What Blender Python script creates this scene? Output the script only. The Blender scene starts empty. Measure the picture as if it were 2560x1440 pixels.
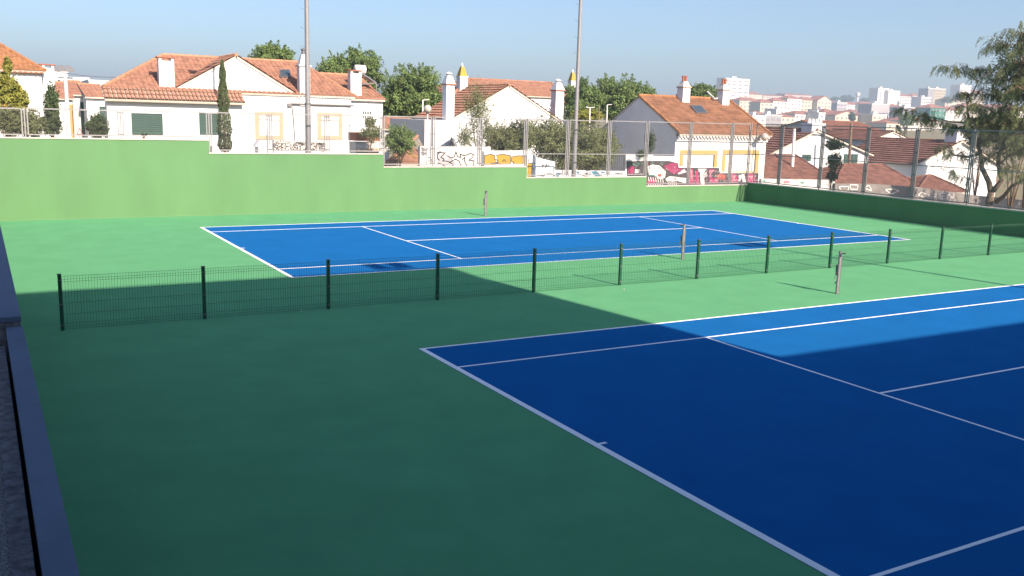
import bpy, bmesh, math, random
from mathutils import Vector, Matrix
random.seed(7)
sc = bpy.context.scene
COL = sc.collection
PI = math.pi

# ------------------------------------------------------------------ camera
CAM = Vector((-6.6776, -22.695, 4.1569)); YAW, PIT, ROL, FPX = -0.5240, -0.1828, 0.0287, 2320.77
_f = Vector((-math.sin(YAW)*math.cos(PIT), math.cos(YAW)*math.cos(PIT), math.sin(PIT)))
_r0 = Vector((math.cos(YAW), math.sin(YAW), 0)); _u0 = _r0.cross(_f)
RT = _r0*math.cos(ROL)+_u0*math.sin(ROL); UP = -_r0*math.sin(ROL)+_u0*math.cos(ROL); FW = _f
cd = bpy.data.cameras.new('camera'); cam = bpy.data.objects.new('camera', cd); COL.objects.link(cam)
cd.sensor_width = 36; cd.lens = 36*FPX/2560; cd.clip_start = 0.05; cd.clip_end = 6000
M = Matrix((RT, UP, -FW)).transposed().to_4x4(); M.translation = CAM
cam.matrix_world = M
sc.camera = cam
sc.render.resolution_x, sc.render.resolution_y = 1024, 576

# ------------------------------------------------------------------ sky, sun, exposure
SUNV = Vector((0.21, -1.667, 1.0)).normalized()
w = bpy.data.worlds.new('World'); sc.world = w; w.use_nodes = True
nt = w.node_tree
bg = nt.nodes['Background']; sky = nt.nodes.new('ShaderNodeTexSky'); sky.sky_type = 'NISHITA'
sky.sun_disc = False; sky.sun_elevation = math.asin(SUNV.z); sky.sun_rotation = math.atan2(SUNV.x, SUNV.y)
sky.altitude = 100; sky.air_density = 0.85; sky.dust_density = 2.1; sky.ozone_density = 3.4
nt.links.new(sky.outputs[0], bg.inputs[0]); bg.inputs[1].default_value = 0.081
sd = bpy.data.lights.new('sun', 'SUN'); sd.energy = 5.0; sd.angle = math.radians(0.53); sd.color = (1.0, 0.79, 0.62)
so = bpy.data.objects.new('sun', sd); COL.objects.link(so); so.rotation_euler = SUNV.to_track_quat('Z', 'Y').to_euler(); so.location = (0, 0, 60)
sc.view_settings.view_transform = 'Standard'; sc.view_settings.look = 'None'
sc.view_settings.exposure = 1.22; sc.view_settings.gamma = 1.0

# ------------------------------------------------------------------ helpers
def ray(px, py):
    return FW + RT*((px-1280)/FPX) + UP*((720-py)/FPX)
def P(px, py, Y):                 # photograph point on the vertical plane y = Y
    d = ray(px, py); return CAM + d*((Y-CAM.y)/d.y)
def PX(px, py, X):
    d = ray(px, py); return CAM + d*((X-CAM.x)/d.x)
def PZ(px, py, Z):
    d = ray(px, py); return CAM + d*((Z-CAM.z)/d.z)
def PP(px, py, p0, n):
    d = ray(px, py); return CAM + d*((p0-CAM).dot(n)/d.dot(n))

MATS = {}
def mat(name, col, rough=0.8, var=0.0, scale=3.0, bump=0.0, bscale=40.0, col2=None, spec=0.3, metal=0.0, island=0.0, trans=0.0, stretch=None, detail=6):
    if name in MATS: return MATS[name]
    m = bpy.data.materials.new(name); m.use_nodes = True; MATS[name] = m
    n = m.node_tree.nodes; l = m.node_tree.links
    b = n['Principled BSDF']; b.inputs['Roughness'].default_value = rough
    b.inputs['Specular IOR Level'].default_value = spec; b.inputs['Metallic'].default_value = metal
    c = tuple(col)+(1,)
    b.inputs['Base Color'].default_value = c
    src = None
    tc = n.new('ShaderNodeTexCoord'); co = tc.outputs['Object']
    if stretch:
        mp = n.new('ShaderNodeMapping'); mp.inputs['Scale'].default_value = stretch; l.new(co, mp.inputs[0]); co = mp.outputs[0]
    if var > 0 or col2:
        t = n.new('ShaderNodeTexNoise'); t.inputs['Scale'].default_value = scale; t.inputs['Detail'].default_value = detail
        t.inputs['Roughness'].default_value = 0.6
        l.new(co, t.inputs['Vector'])
        r = n.new('ShaderNodeValToRGB'); l.new(t.outputs[0], r.inputs[0])
        r.color_ramp.elements[0].position = 0.32; r.color_ramp.elements[1].position = 0.68
        if col2:
            r.color_ramp.elements[0].color = c; r.color_ramp.elements[1].color = tuple(col2)+(1,)
        else:
            r.color_ramp.elements[0].color = tuple(v*(1-var) for v in col)+(1,); r.color_ramp.elements[1].color = tuple(min(1, v*(1+var)) for v in col)+(1,)
        src = r.outputs[0]
    if island > 0:
        g = n.new('ShaderNodeNewGeometry'); h = n.new('ShaderNodeHueSaturation')
        mr = n.new('ShaderNodeMapRange'); mr.inputs[3].default_value = 1-island; mr.inputs[4].default_value = 1+island
        l.new(g.outputs['Random Per Island'], mr.inputs[0]); l.new(mr.outputs[0], h.inputs['Value'])
        mr2 = n.new('ShaderNodeMapRange'); mr2.inputs[3].default_value = 0.5-island*0.06; mr2.inputs[4].default_value = 0.5+island*0.04
        l.new(g.outputs['Random Per Island'], mr2.inputs[0]); l.new(mr2.outputs[0], h.inputs['Hue'])
        if src: l.new(src, h.inputs['Color'])
        else: h.inputs['Color'].default_value = c
        src = h.outputs[0]
    if src: l.new(src, b.inputs['Base Color'])
    if bump > 0:
        t2 = n.new('ShaderNodeTexNoise'); t2.inputs['Scale'].default_value = bscale; t2.inputs['Detail'].default_value = 4
        l.new(tc.outputs['Object'], t2.inputs['Vector'])
        bp = n.new('ShaderNodeBump'); bp.inputs['Strength'].default_value = bump; bp.inputs['Distance'].default_value = 0.02
        l.new(t2.outputs[0], bp.inputs['Height']); l.new(bp.outputs[0], b.inputs['Normal'])
    if trans > 0:
        tr = n.new('ShaderNodeBsdfTranslucent'); mx = n.new('ShaderNodeMixShader'); mx.inputs[0].default_value = trans
        if src: l.new(src, tr.inputs[0])
        else: tr.inputs[0].default_value = c
        l.new(b.outputs[0], mx.inputs[1]); l.new(tr.outputs[0], mx.inputs[2]); l.new(mx.outputs[0], n['Material Output'].inputs[0])
    return m

ORI = {}
def thing(name, label, cat, loc=(0, 0, 0), group=None):
    o = bpy.data.objects.new(name, None); COL.objects.link(o); o.location = loc; ORI[o] = Vector(loc)
    o.empty_display_size = 0.3
    o['label'] = label; o['category'] = cat
    if group: o['group'] = group
    return o

class MB:
    def __init__(s): s.v = []; s.f = []
    def face(s, pts):
        i = len(s.v); s.v += [Vector(p) for p in pts]; s.f.append(tuple(range(i, i+len(pts)))); return s
    def box(s, x0, x1, y0, y1, z0, z1):
        i = len(s.v)
        s.v += [Vector(p) for p in ((x0,y0,z0),(x1,y0,z0),(x1,y1,z0),(x0,y1,z0),(x0,y0,z1),(x1,y0,z1),(x1,y1,z1),(x0,y1,z1))]
        s.f += [tuple(i+k for k in q) for q in ((0,3,2,1),(4,5,6,7),(0,1,5,4),(1,2,6,5),(2,3,7,6),(3,0,4,7))]
        return s
    def bar(s, p, q, w, h=None, up=(0, 0, 1)):
        p = Vector(p); q = Vector(q); h = h or w; d = (q-p).normalized(); up = Vector(up)
        a = d.cross(up)
        if a.length < 1e-4: a = d.cross(Vector((0, 1, 0)))
        a.normalize(); b = a.cross(d)
        a *= w/2; b *= h/2; i = len(s.v)
        for c in (p, q): s.v += [c-a-b, c+a-b, c+a+b, c-a+b]
        s.f += [tuple(i+k for k in z) for z in ((0,1,2,3),(7,6,5,4),(0,4,5,1),(1,5,6,2),(2,6,7,3),(3,7,4,0))]
        return s
    def wire(s, p, q, r):                     # three sided thin wire
        p = Vector(p); q = Vector(q); d = (q-p).normalized(); a = d.cross(Vector((0.31, 0.2, 0.93)))
        a.normalize(); b = a.cross(d); i = len(s.v)
        for c in (p, q):
            for k in range(3): s.v.append(c+(a*math.cos(k*2.094)+b*math.sin(k*2.094))*r)
        s.f += [(i,i+1,i+4,i+3),(i+1,i+2,i+5,i+4),(i+2,i,i+3,i+5)]
        return s
    def tube(s, pts, rad, n=8, cap=True):
        pts = [Vector(p) for p in pts]
        if not isinstance(rad, (list, tuple)): rad = [rad]*len(pts)
        i = len(s.v); a = None
        for k, p in enumerate(pts):
            d = (pts[min(k+1, len(pts)-1)]-pts[max(k-1, 0)])
            d = d.normalized() if d.length > 1e-9 else Vector((0, 0, 1))
            if a is None: a = d.orthogonal()
            a = a-d*a.dot(d)
            if a.length < 1e-6: a = d.orthogonal()
            a.normalize(); b = d.cross(a)
            for j in range(n):
                t = 2*PI*j/n; s.v.append(p+(a*math.cos(t)+b*math.sin(t))*rad[k])
        for k in range(len(pts)-1):
            for j in range(n):
                s.f.append((i+k*n+j, i+k*n+(j+1) % n, i+(k+1)*n+(j+1) % n, i+(k+1)*n+j))
        if cap:
            s.f.append(tuple(i+j for j in reversed(range(n)))); s.f.append(tuple(i+(len(pts)-1)*n+j for j in range(n)))
        return s
    def prism(s, poly, d):                    # closed solid from polygon and extrusion vector
        n = len(poly); i = len(s.v); d = Vector(d)
        s.v += [Vector(p) for p in poly]+[Vector(p)+d for p in poly]
        s.f.append(tuple(range(i, i+n))); s.f.append(tuple(i+n+k for k in reversed(range(n))))
        for k in range(n): s.f.append((i+(k+1) % n, i+k, i+n+k, i+n+(k+1) % n))
        return s
    def lathe(s, c, prof, n=16):
        c = Vector(c); i = len(s.v)
        for r, z in prof:
            for j in range(n):
                t = 2*PI*j/n; s.v.append(c+Vector((r*math.cos(t), r*math.sin(t), z)))
        for k in range(len(prof)-1):
            for j in range(n): s.f.append((i+k*n+j, i+k*n+(j+1) % n, i+(k+1)*n+(j+1) % n, i+(k+1)*n+j))
        s.f.append(tuple(i+j for j in reversed(range(n)))); s.f.append(tuple(i+(len(prof)-1)*n+j for j in range(n)))
        return s
    def frustum(s, x0, x1, y0, y1, z0, x2, x3, y2, y3, z1):
        i = len(s.v)
        s.v += [Vector(p) for p in ((x0,y0,z0),(x1,y0,z0),(x1,y1,z0),(x0,y1,z0),(x2,y2,z1),(x3,y2,z1),(x3,y3,z1),(x2,y3,z1))]
        s.f += [tuple(i+k for k in q) for q in ((0,3,2,1),(4,5,6,7),(0,1,5,4),(1,2,6,5),(2,3,7,6),(3,0,4,7))]
        return s
    def build(s, name, m, parent=None, smooth=False, kind=None, bevel=0.0):
        o0 = ORI.get(parent, Vector((0, 0, 0)))
        me = bpy.data.meshes.new(name); me.from_pydata([tuple(v-o0) for v in s.v], [], s.f); me.materials.append(m)
        if smooth: me.polygons.foreach_set('use_smooth', [True]*len(me.polygons))
        me.update()
        o = bpy.data.objects.new(name, me); COL.objects.link(o)
        if parent: o.parent = parent; ORI[o] = o0
        if kind: o['kind'] = kind
        if bevel:
            b = o.modifiers.new('bevel', 'BEVEL'); b.width = bevel; b.segments = 2; b.limit_method = 'ANGLE'
        return o
def tag(o, label, cat, group=None):
    o['label'] = label; o['category'] = cat
    if group: o['group'] = group
    return o
def struct(o): o['kind'] = 'structure'; return o
def place(mesh, name, loc, parent):          # a further piece that shares mesh data, loc in world coordinates
    o = bpy.data.objects.new(name, mesh); COL.objects.link(o); o.parent = parent
    o.location = Vector(loc)-ORI.get(parent, Vector((0, 0, 0))); return o

# stepped and corrugated tile field on a planar convex roof polygon (first edge = eave)
def tile_field(poly, name, m, parent, col=0.24, course=0.38, amp=0.05, step=0.035, lift=0.02, S=6):
    poly = [Vector(p) for p in poly]
    u = (poly[1]-poly[0]).normalized(); n = u.cross(poly[2]-poly[0]).normalized()
    if n.z < 0: n = -n
    v = n.cross(u)
    if v.z < 0: v = -v
    o = poly[0]
    U = [(p-o).dot(u) for p in poly]; V = [(p-o).dot(v) for p in poly]
    u0, u1, v0, v1 = min(U), max(U), min(V), max(V)
    nc = max(1, int(math.ceil((u1-u0)/col))); nr = max(1, int(math.ceil((v1-v0)/course)))
    bm = bmesh.new()
    for r in range(nr):
        rows = [[], [], []]
        for k in range(nc*S+1):
            t = k/S; uu = u0+t*col
            h = amp*abs(math.cos(PI*t))**0.7 if amp > 0.03 else amp*(0.5+0.5*math.cos(2*PI*t))
            jit = 0.006*math.sin(13.7*r+7.1*int(t))
            for q, (vv, hh) in enumerate(((v0+r*course, h*0.2), (v0+r*course, h+step+jit), (v0+(r+1)*course+0.02, h))):
                rows[q].append(bm.verts.new(o+u*uu+v*vv+n*(hh+lift)))
        for q in range(2):
            for k in range(nc*S): bm.faces.new((rows[q][k], rows[q][k+1], rows[q+1][k+1], rows[q+1][k]))
    c = sum(poly, Vector())/len(poly)
    for i in range(len(poly)):
        a = poly[i]; b = poly[(i+1) % len(poly)]
        e = (b-a).normalized(); nn = e.cross(n)
        if nn.dot(c-a) > 0: nn = -nn
        bmesh.ops.bisect_plane(bm, geom=bm.verts[:]+bm.edges[:]+bm.faces[:], plane_co=a+nn*0.012, plane_no=nn, clear_outer=True)
    o0 = ORI.get(parent, Vector((0, 0, 0)))
    for vt in bm.verts: vt.co -= o0
    me = bpy.data.meshes.new(name); bm.to_mesh(me); bm.free(); me.materials.append(m)
    ob = bpy.data.objects.new(name, me); COL.objects.link(ob); ob.parent = parent; ORI[ob] = o0; ob['kind'] = 'stuff'
    return ob
def slab(poly, name, m, parent, th=0.10, drop=0.0):
    poly = [Vector(p)-Vector((0, 0, drop)) for p in poly]
    n = (poly[1]-poly[0]).cross(poly[2]-poly[0]).normalized()
    if n.z < 0: n = -n
    return MB().prism(poly, -n*th).build(name, m, parent)
def ridge(p, q, m, parent, r=0.10, seg=0.4):
    p = Vector(p); q = Vector(q); n = max(2, int((q-p).length/seg)); pts = []; rad = []
    for i in range(n):
        a = p.lerp(q, i/n); b = p.lerp(q, (i+1)/n); pts += [a, b.lerp(a, .02)]; rad += [r, r*0.82]
    return MB().tube(pts, rad, 8).build('ridge_tiles', m, parent)
def roof(polys, m, hm, parent, caps=(), **k):
    r = None
    for i, pl in enumerate(polys):
        s = slab(pl, 'roof', MATS['soffit'], parent)
        tile_field(pl, 'roof_tiles', m, s, **k); r = r or s
    for a, b in caps: ridge(a, b, hm, r)
    return r

# ------------------------------------------------------------------ materials
mat('soffit', (.5,.47,.42), .9, .08)
mat('court_green', (.108, .335, .174), 1, .06, 1.1, .25, 260, spec=0, detail=12)
mat('court_blue', (.011, .122, .36), 1, .06, 1.1, .25, 260, spec=0, detail=12)
mat('line_white', (.84, .88, .94), .8, .04, 4)
mat('wall_green', (.097, .210, .100), 1, .065, .8, .2, 30, spec=0, stretch=(1, 1, .35), detail=10)
mat('coping', (.42, .41, .39), .9, .12, 3)
mat('white_wall', (.60, .64, .68), .9, .04, .8, .15, 25)
mat('white_aged', (.48, .50, .51), .9, .12, 1.2, .2, 20)
mat('grey_wall', (.68, .67, .69), .9, .08, .7, .2, 20)
mat('cream', (.36, .30, .22), .9, .06)
mat('ochre', (.37, .265, .11), .85, .06)
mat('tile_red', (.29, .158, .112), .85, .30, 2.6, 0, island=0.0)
mat('tile_lean', (.32, .19, .14), .85, .35, 3.5)
mat('tile_brown', (.20, .105, .066), .9, .32, 1.6)
mat('tile_orange', (.28, .14, .07), .9, .30, 2.2)
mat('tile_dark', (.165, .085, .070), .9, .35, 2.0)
mat('ridge_orange', (.34, .19, .12), .9, .25, 4)
mat('terracotta', (.28, .11, .07), .85, .15, 8)
mat('galv', (.22, .225, .24), .55, .10, 9, metal=.3, spec=.4)
mat('galv_dark', (.13, .135, .145), .55, .10, 9, metal=.3, spec=.5)
mat('bolt', (.06, .06, .065), .5)
mat('fence_green', (.008, .065, .035), .4, .10, 8, spec=.5)
mat('shutter_green', (.028, .07, .06), .7, .08, 6)
mat('glass', (.05, .07, .09), .08, spec=.8)
mat('blind', (.6, .6, .57), .8, .03)
mat('grey_metal', (.16, .16, .17), .5, .08, metal=.5)
mat('bark', (.16, .11, .075), .95, .3, 9, .6, 12)
mat('bark_pale', (.15, .12, .09), .95, .35, 7, .6, 10)
mat('leaf', (.14, .215, .07), .6, .3, .7, island=.45, trans=.35, spec=.3)
mat('leaf_yellow', (.22, .24, .05), .6, .3, .9, island=.4, trans=.3, spec=.3)
mat('leaf_dark', (.065, .10, .045), .6, .3, .8, island=.4, trans=.2, spec=.3)
mat('leaf_olive', (.15, .18, .085), .6, .3, .8, island=.4, trans=.25, spec=.3)
mat('leaf_pepper', (.16, .195, .09), .6, .3, .6, island=.45, trans=.3, spec=.3)
mat('leaf_cypress', (.085, .115, .06), .7, .3, 1.5, island=.35, trans=.1, spec=.2)
mat('concrete_blue', (.10, .14, .215), .85, .10, 1.5, .2, 30)
mat('pebble_dark', (.025, .03, .04), .9, .7, 70, .8, 60, col2=(.30, .31, .32), detail=2)
mat('rough_stone', (.14, .14, .16), .95, .5, 12, .9, 14)
mat('earth', (.22, .17, .11), .95, .3, .08, .3, 3, col2=(.16, .17, .07))
mat('asphalt', (.06, .06, .062), .9, .15, .6, .3, 60)
mat('black_paint', (.02, .02, .022), .7)
mat('dark_paint', (.055, .05, .06), .7, .15)
mat('silver_paint', (.33, .34, .38), .6, .25, 2)
mat('white_paint', (.6, .6, .6), .7, .05)
mat('yellow_paint', (.34, .23, .035), .7, .08)
mat('pink_paint', (.26, .035, .11), .7, .15, 3)
mat('palepink_paint', (.32, .17, .20), .7, .12, 3)
mat('orange_paint', (.28, .07, .06), .7, .1, 3)
mat('teal_paint', (.07, .22, .19), .7, .1, 3)
mat('blue_paint', (.06, .18, .28), .7, .1, 3)
mat('facade_panel', (.55, .54, .52), .9, .06, .5)

# ------------------------------------------------------------------ terrain
def ground_h(x, y):
    d = math.hypot(x-CAM.x, y-CAM.y); az = math.atan2(x-CAM.x, y-CAM.y)
    near = 1.7-0.075*(max(-20, min(60, x))+6)
    if x > 29 and y < 40: near = min(near, -0.9+0.0*x)
    k = min(1, max(0, (d-70)/120)); k = k*k*(3-2*k)
    far = -7.0
    if d > 260: far += (min(d, 1150)-260)*0.036
    if d > 1150: far += (d-1150)*-0.01
    return near*(1-k)+far*k
X0, X1, Y0, Y1 = -6.62, 29.62, -24.4, 14.86
xs = sorted(set([-2200, -1500, -900, -500, -300, -200, -140, -100, -70, -50, -35, -25, -18, -12, -8.5, X0-.02, X0, X1, X1+.02] + [X0+(X1-X0)*i/10 for i in range(1, 10)] + [33+i*4 for i in range(12)] + [85+i*12 for i in range(10)] + [220+i*35 for i in range(32)] + [1400, 1700, 2200]))
ys = sorted(set([-2200, -1000, -500, -250, -120, -70, -45, -30, Y0-.02, Y0, Y1, Y1+.02] + [Y0+(Y1-Y0)*i/10 for i in range(1, 10)] + [18+i*4 for i in range(14)] + [82+i*14 for i in range(10)] + [240+i*35 for i in range(32)] + [1400, 1700, 2200]))
bm = bmesh.new(); grid = []
for x in xs:
    row = []
    for y in ys:
        z = -1.2 if (X0 <= x <= X1 and Y0 <= y <= Y1) else ground_h(x, y)
        row.append(bm.verts.new((x, y, z)))
    grid.append(row)
for i in range(len(xs)-1):
    for j in range(len(ys)-1): bm.faces.new((grid[i][j], grid[i+1][j], grid[i+1][j+1], grid[i][j+1]))
me = bpy.data.meshes.new('ground'); bm.to_mesh(me); bm.free(); me.materials.append(MATS['earth'])
o = bpy.data.objects.new('ground', me); COL.objects.link(o); struct(o)

# road between court wall and houses
mb = MB()
rx = [-30+4*i for i in range(24)]
for a, b in zip(rx[:-1], rx[1:]):
    mb.face([(a, 16.9, ground_h(a, 16.9)+.10), (b, 16.9, ground_h(b, 16.9)+.10), (b, 18.4, ground_h(b, 18.4)+.10), (a, 18.4, ground_h(a, 18.4)+.10)])
struct(mb.build('road', MATS['asphalt']))

# ------------------------------------------------------------------ court
L, W, AL, SV = 23.77, 10.97, 1.372, 6.40
GAP = 7.85
struct(MB().box(-6.3, 29.42, -22.3, 14.68, -.6, 0).build('court_surface', MATS['court_green']))
def court(y0):
    c = MB().box(0, L, y0, y0+W, -.1, .004).build('court_playing_area', MATS['court_blue']); struct(c)
    lx, rx = L/2-SV, L/2+SV
    def ln(x0, x1, ya, yb, z=.008): MB().box(x0, x1, y0+ya, y0+yb, z-.003, z).build('court_line', MATS['line_white'], c)
    ln(0, .10, 0, W); ln(L-.10, L, 0, W)
    ln(.10, L-.10, 0, .06); ln(.10, L-.10, W-.06, W)
    ln(.10, L-.10, AL, AL+.05); ln(.10, L-.10, W-AL-.05, W-AL)
    ln(lx, lx+.05, AL+.05, W-AL-.05); ln(rx-.05, rx, AL+.05, W-AL-.05)
    ln(lx+.05, rx-.05, W/2-.025, W/2+.025)
    ln(.10, .22, W/2-.025, W/2+.025); ln(L-.22, L-.10, W/2-.025, W/2+.025)
court(0); court(-GAP-W)

# ------------------------------------------------------------------ court walls
FY = 14.6
far = thing('retaining_wall', 'long sunlit green retaining wall stepping down behind the far court', 'wall', (12, FY, 0))
steps = [(-6.7, 1.18, 2.95), (1.18, 8.40, 2.45), (8.40, 15.49, 1.90), (15.49, 22.50, 1.39), (22.50, 29.75, .91)]
mb = MB()
for a, b, z in steps: mb.box(a, b, FY, FY+.25, -.6, z-.05)
# welded: one continuous wall body
mb.build('wall_body', MATS['wall_green'], far)
for i, (a, b, z) in enumerate(steps):
    MB().box(a-(.03 if i else 0), b-.035, FY-.03, FY+.28, z-.05, z).build('coping', MATS['coping'], far, bevel=.008)
MB().prism([(-6.2, FY-.05, .002), (-6.2, FY, .002), (-6.2, FY, .04)], (35.5, 0, 0)).build('base_fillet', MATS['wall_green'], far)
RX = 29.35
rw = thing('retaining_wall', 'low green side wall in deep shade at the right end of the courts', 'wall', (RX, 2, 0))
MB().box(RX, RX+.25, -22.5, FY-.002, -.6, .98).build('wall_body', MATS['wall_green'], rw)
MB().box(RX-.03, RX+.28, -22.5, FY-.04, .98, 1.03).build('coping', MATS['coping'], rw, bevel=.008)

lw = thing('parapet_wall', 'blue grey concrete parapet at the left edge of the court', 'wall', (-6.5, -15, 0))
MB().box(-6.52, -6.40, -24.3, -12.62, -.6, 1.93).build('wall_body', MATS['rough_stone'], lw)
MB().box(-6.535, -6.385, -24.3, -12.62, 1.93, 2.0).build('coping', MATS['concrete_blue'], lw, bevel=.01)
MB().box(-6.585, -6.405, -12.62, FY-.01, -.6, 2.04).build('wall_body', MATS['rough_stone'], lw)
MB().box(-6.60, -6.395, -12.62, FY-.01, 2.04, 2.10).build('coping', MATS['concrete_blue'], lw, bevel=.01)
struct(MB().box(-14, -6.66, -24.4, -9.0, -.5, 1.80).build('terrace', MATS['pebble_dark']))
struct(MB().box(-6.66, -6.555, -24.4, -12.7, -.5, 1.83).build('kerb_edge', MATS['rough_stone']))

# ------------------------------------------------------------------ fences on the walls
def wire_panel(parent, ax, s0, s1, z0, z1, c, r=.0019, pitch=.062):
    # diamond wire mesh between s0..s1 (along axis) and z0..z1
    mb = MB(); Wd = s1-s0; H = z1-z0; step = pitch*1.414
    def pt(s, z, off): return Vector((s, c+off, z)) if ax == 'x' else Vector((c+off, s, z))
    k = -H
    while k < Wd:
        a = max(0, k); b = min(Wd, k+H)
        if b-a > .01:
            mb.wire(pt(s0+a, z0+(a-k), .003), pt(s0+b, z0+(b-k), .003), r)
            mb.wire(pt(s0+a, z1-(a-k), -.003), pt(s0+b, z1-(b-k), -.003), r)
        k += step
    return mb.build('wire_mesh', MATS['galv'], parent, kind='stuff')
def frame_panel(parent, ax, s0, s1, z0, z1, c, mid=None):
    mb = MB(); t = .042
    def pt(s, z): return Vector((s, c, z)) if ax == 'x' else Vector((c, s, z))
    mb.bar(pt(s0, z0), pt(s0, z1), t); mb.bar(pt(s1, z0), pt(s1, z1), t)
    mb.bar(pt(s0+t/2, z0+t/2), pt(s1-t/2, z0+t/2), t); mb.bar(pt(s0+t/2, z1-t/2), pt(s1-t/2, z1-t/2), t)
    if mid: mb.bar(pt(s0+t/2, mid), pt(s1-t/2, mid), t*.9)
    o = mb.build('panel_frame', MATS['galv'], parent)
    wire_panel(o, ax, s0, s1, z0+.02, z1-.02, c)
    return o
def fence_post(parent, ax, s, z0, z1, c):
    x, y = (s, c) if ax == 'x' else (c, s)
    o = MB().box(x-.022, x+.022, y-.022, y+.022, z0, z1).build('post', MATS['galv'], parent)
    n = 2 if z1-z0 < 2 else 4
    for k in range(n):
        z = z0+.12+(z1-z0-.24)*k/(n-1)
        dx, dy = (.115, .02) if ax == 'x' else (.02, .10)
        MB().box(x-dx, x+dx, y-dy, y+dy, z-.022, z+.022).build('bolt_clamp', MATS['bolt'], o)
ff = thing('mesh_fence', 'galvanised mesh fence panels along the stepped green far wall', 'fence', (12, FY+.12, 1))
fx = [-8.25, -5.1, -1.95, 1.22, 3.57, 5.94, 8.36, 10.73, 13.06, 15.45, 17.77, 20.18, 22.47, 25.29, 28.13]
fz = [2.97, 2.97, 2.97, 2.47, 2.47, 2.47, 1.92, 1.92, 1.92, 1.41, 1.41, 1.41, .93, .93]
fc = FY+.12
for i in range(len(fx)-1):
    top = 3.96+.012*i
    frame_panel(ff, 'x', fx[i]+.09, fx[i+1]-.09, fz[i]+.05, top, fc, mid=(2.47 if i >= 9 else None))
for i in range(1, len(fx)):
    fence_post(ff, 'x', fx[i], min(fz[i-1], fz[min(i, len(fz)-1)])-.01, 3.97+.012*i, fc)
frame_panel(ff, 'x', 28.22, 29.36, .98, 4.13, fc, mid=2.5)
fence_post(ff, 'x', 29.47, .9, 4.16, fc)
rf = thing('mesh_fence', 'dark mesh fence panels on top of the shaded right wall', 'fence', (RX+.12, 2, 1))
ry = [13.95, 12.49, 9.78, 7.09, 4.46, 1.76, -.95, -3.65, -6.35]
for i in range(len(ry)-1):
    frame_panel(rf, 'y', ry[i+1]+.09, ry[i]-.09 if i else 14.3, 1.08, 4.15, RX+.12, mid=2.54)
for i in range(1, len(ry)): fence_post(rf, 'y', ry[i], 1.02, 4.17, RX+.12)

# ------------------------------------------------------------------ low green fence between the courts
gf = thing('welded_mesh_fence', 'low dark green welded mesh fence between the two courts', 'fence', (8, -3.88, 0))
gx = [-5.49+2.57*i for i in range(14)]
gy = lambda x: -3.96+.0065*(x+5.5)
mbp = MB(); 
pm = MB().box(-.030, .030, -.030, .030, 0, 1.055).build('post', MATS['fence_green'], gf); pmesh = pm.data
for v in pmesh.vertices: v.co += ORI[gf]
cap = MB().box(-.037, .037, -.037, .037, 1.055, 1.068); capm = None
clip = None
for i, x in enumerate(gx):
    p = pm if i == 0 else place(pmesh, 'post', (0, 0, 0), gf)
    p.location = Vector((x, gy(x), 0))-ORI[gf]; ORI[p] = Vector((x, gy(x), 0))
    if capm is None:
        c = cap.build('post_cap', MATS['bolt']); capm = c.data; c.parent = p
        c2 = MB().box(-.036, .036, -.043, -.030, -.012, .012).build('clip', MATS['galv_dark']); clip = c2.data; c2.parent = p; c2.location = (0, 0, .1)
        for z in (.5, .95): q = bpy.data.objects.new('clip', clip); COL.objects.link(q); q.parent = p; q.location = (0, 0, z)
    else:
        for m_, z, nm in ((capm, 0, 'post_cap'), (clip, .1, 'clip'), (clip, .5, 'clip'), (clip, .95, 'clip')):
            q = bpy.data.objects.new(nm, m_); COL.objects.link(q); q.parent = p; q.location = (0, 0, z)
prof = [(.03, 0), (.085, .028), (.135, 0), (.925, 0), (.975, .028), (1.03, 0)]
horiz = [(.03, 0), (.085, .028), (.135, 0), (.315, 0), (.525, 0), (.73, 0), (.925, 0), (.975, .028), (1.03, 0)]
for i in range(len(gx)-1):
    a, b = gx[i]+.035, gx[i+1]-.035; mb = MB(); ya = gy(gx[i])-.04
    n = 50
    for k in range(n+1):
        x = a+(b-a)*k/n
        for (z0, o0), (z1, o1) in zip(prof[:-1], prof[1:]): mb.wire((x, ya-o0, z0), (x, ya-o1, z1), .0029)
    for z, o_ in horiz: mb.wire((a-.02, ya-o_-.004, z), (b+.02, ya-o_-.004, z), .0029)
    mb.build('mesh_panel', MATS['fence_green'], gf)

# ------------------------------------------------------------------ net posts
def net_post(x, y, side, label):
    t = thing('net_post', label, 'net post', (x, y, 0), 'steel tennis net posts')
    MB().tube([(x, y, 0), (x, y, 1.06)], .037, 14).build('tube', MATS['galv'], t, smooth=False)
    MB().lathe((x, y, 1.06), [(.039, 0), (.039, .012), (.026, .022)], 14).build('cap', MATS['galv_dark'], t)
    MB().bar((x, y-side*.03, 1.03), (x, y-side*.15, 1.045), .03, .025).bar((x, y-side*.15, 1.06), (x, y-side*.15, 1.01), .03, .02).build('cable_guide', MATS['galv_dark'], t)
    MB().box(x+.038, x+.062, y-.02, y+.02, .05, .98).build('lacing_bar', MATS['galv_dark'], t)
    w_ = MB().box(x-.075, x-.033, y-.045, y+.045, .47, .74).build('winder_box', MATS['grey_metal'], t, bevel=.008)
    MB().tube([(x-.075, y, .55), (x-.11, y, .55), (x-.12, y, .38), (x-.16, y, .36)], .009, 6).build('crank_handle', MATS['galv_dark'], w_)
    MB().box(x-.075, x-.035, y-.03, y+.03, .27, .31).build('cleat', MATS['galv_dark'], t)
    MB().lathe((x, y, 0), [(.075, 0.001), (.075, .008), (.05, .012)], 14).build('base_plate', MATS['galv_dark'], t)
net_post(11.90, -6.88, 1, 'grey steel net post nearest the camera, beside the near court')
net_post(11.90, -.91, -1, 'grey steel net post by the near sideline of the far court')
net_post(11.78, 11.67, 1, 'thin grey net post standing in front of the far green wall')

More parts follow.
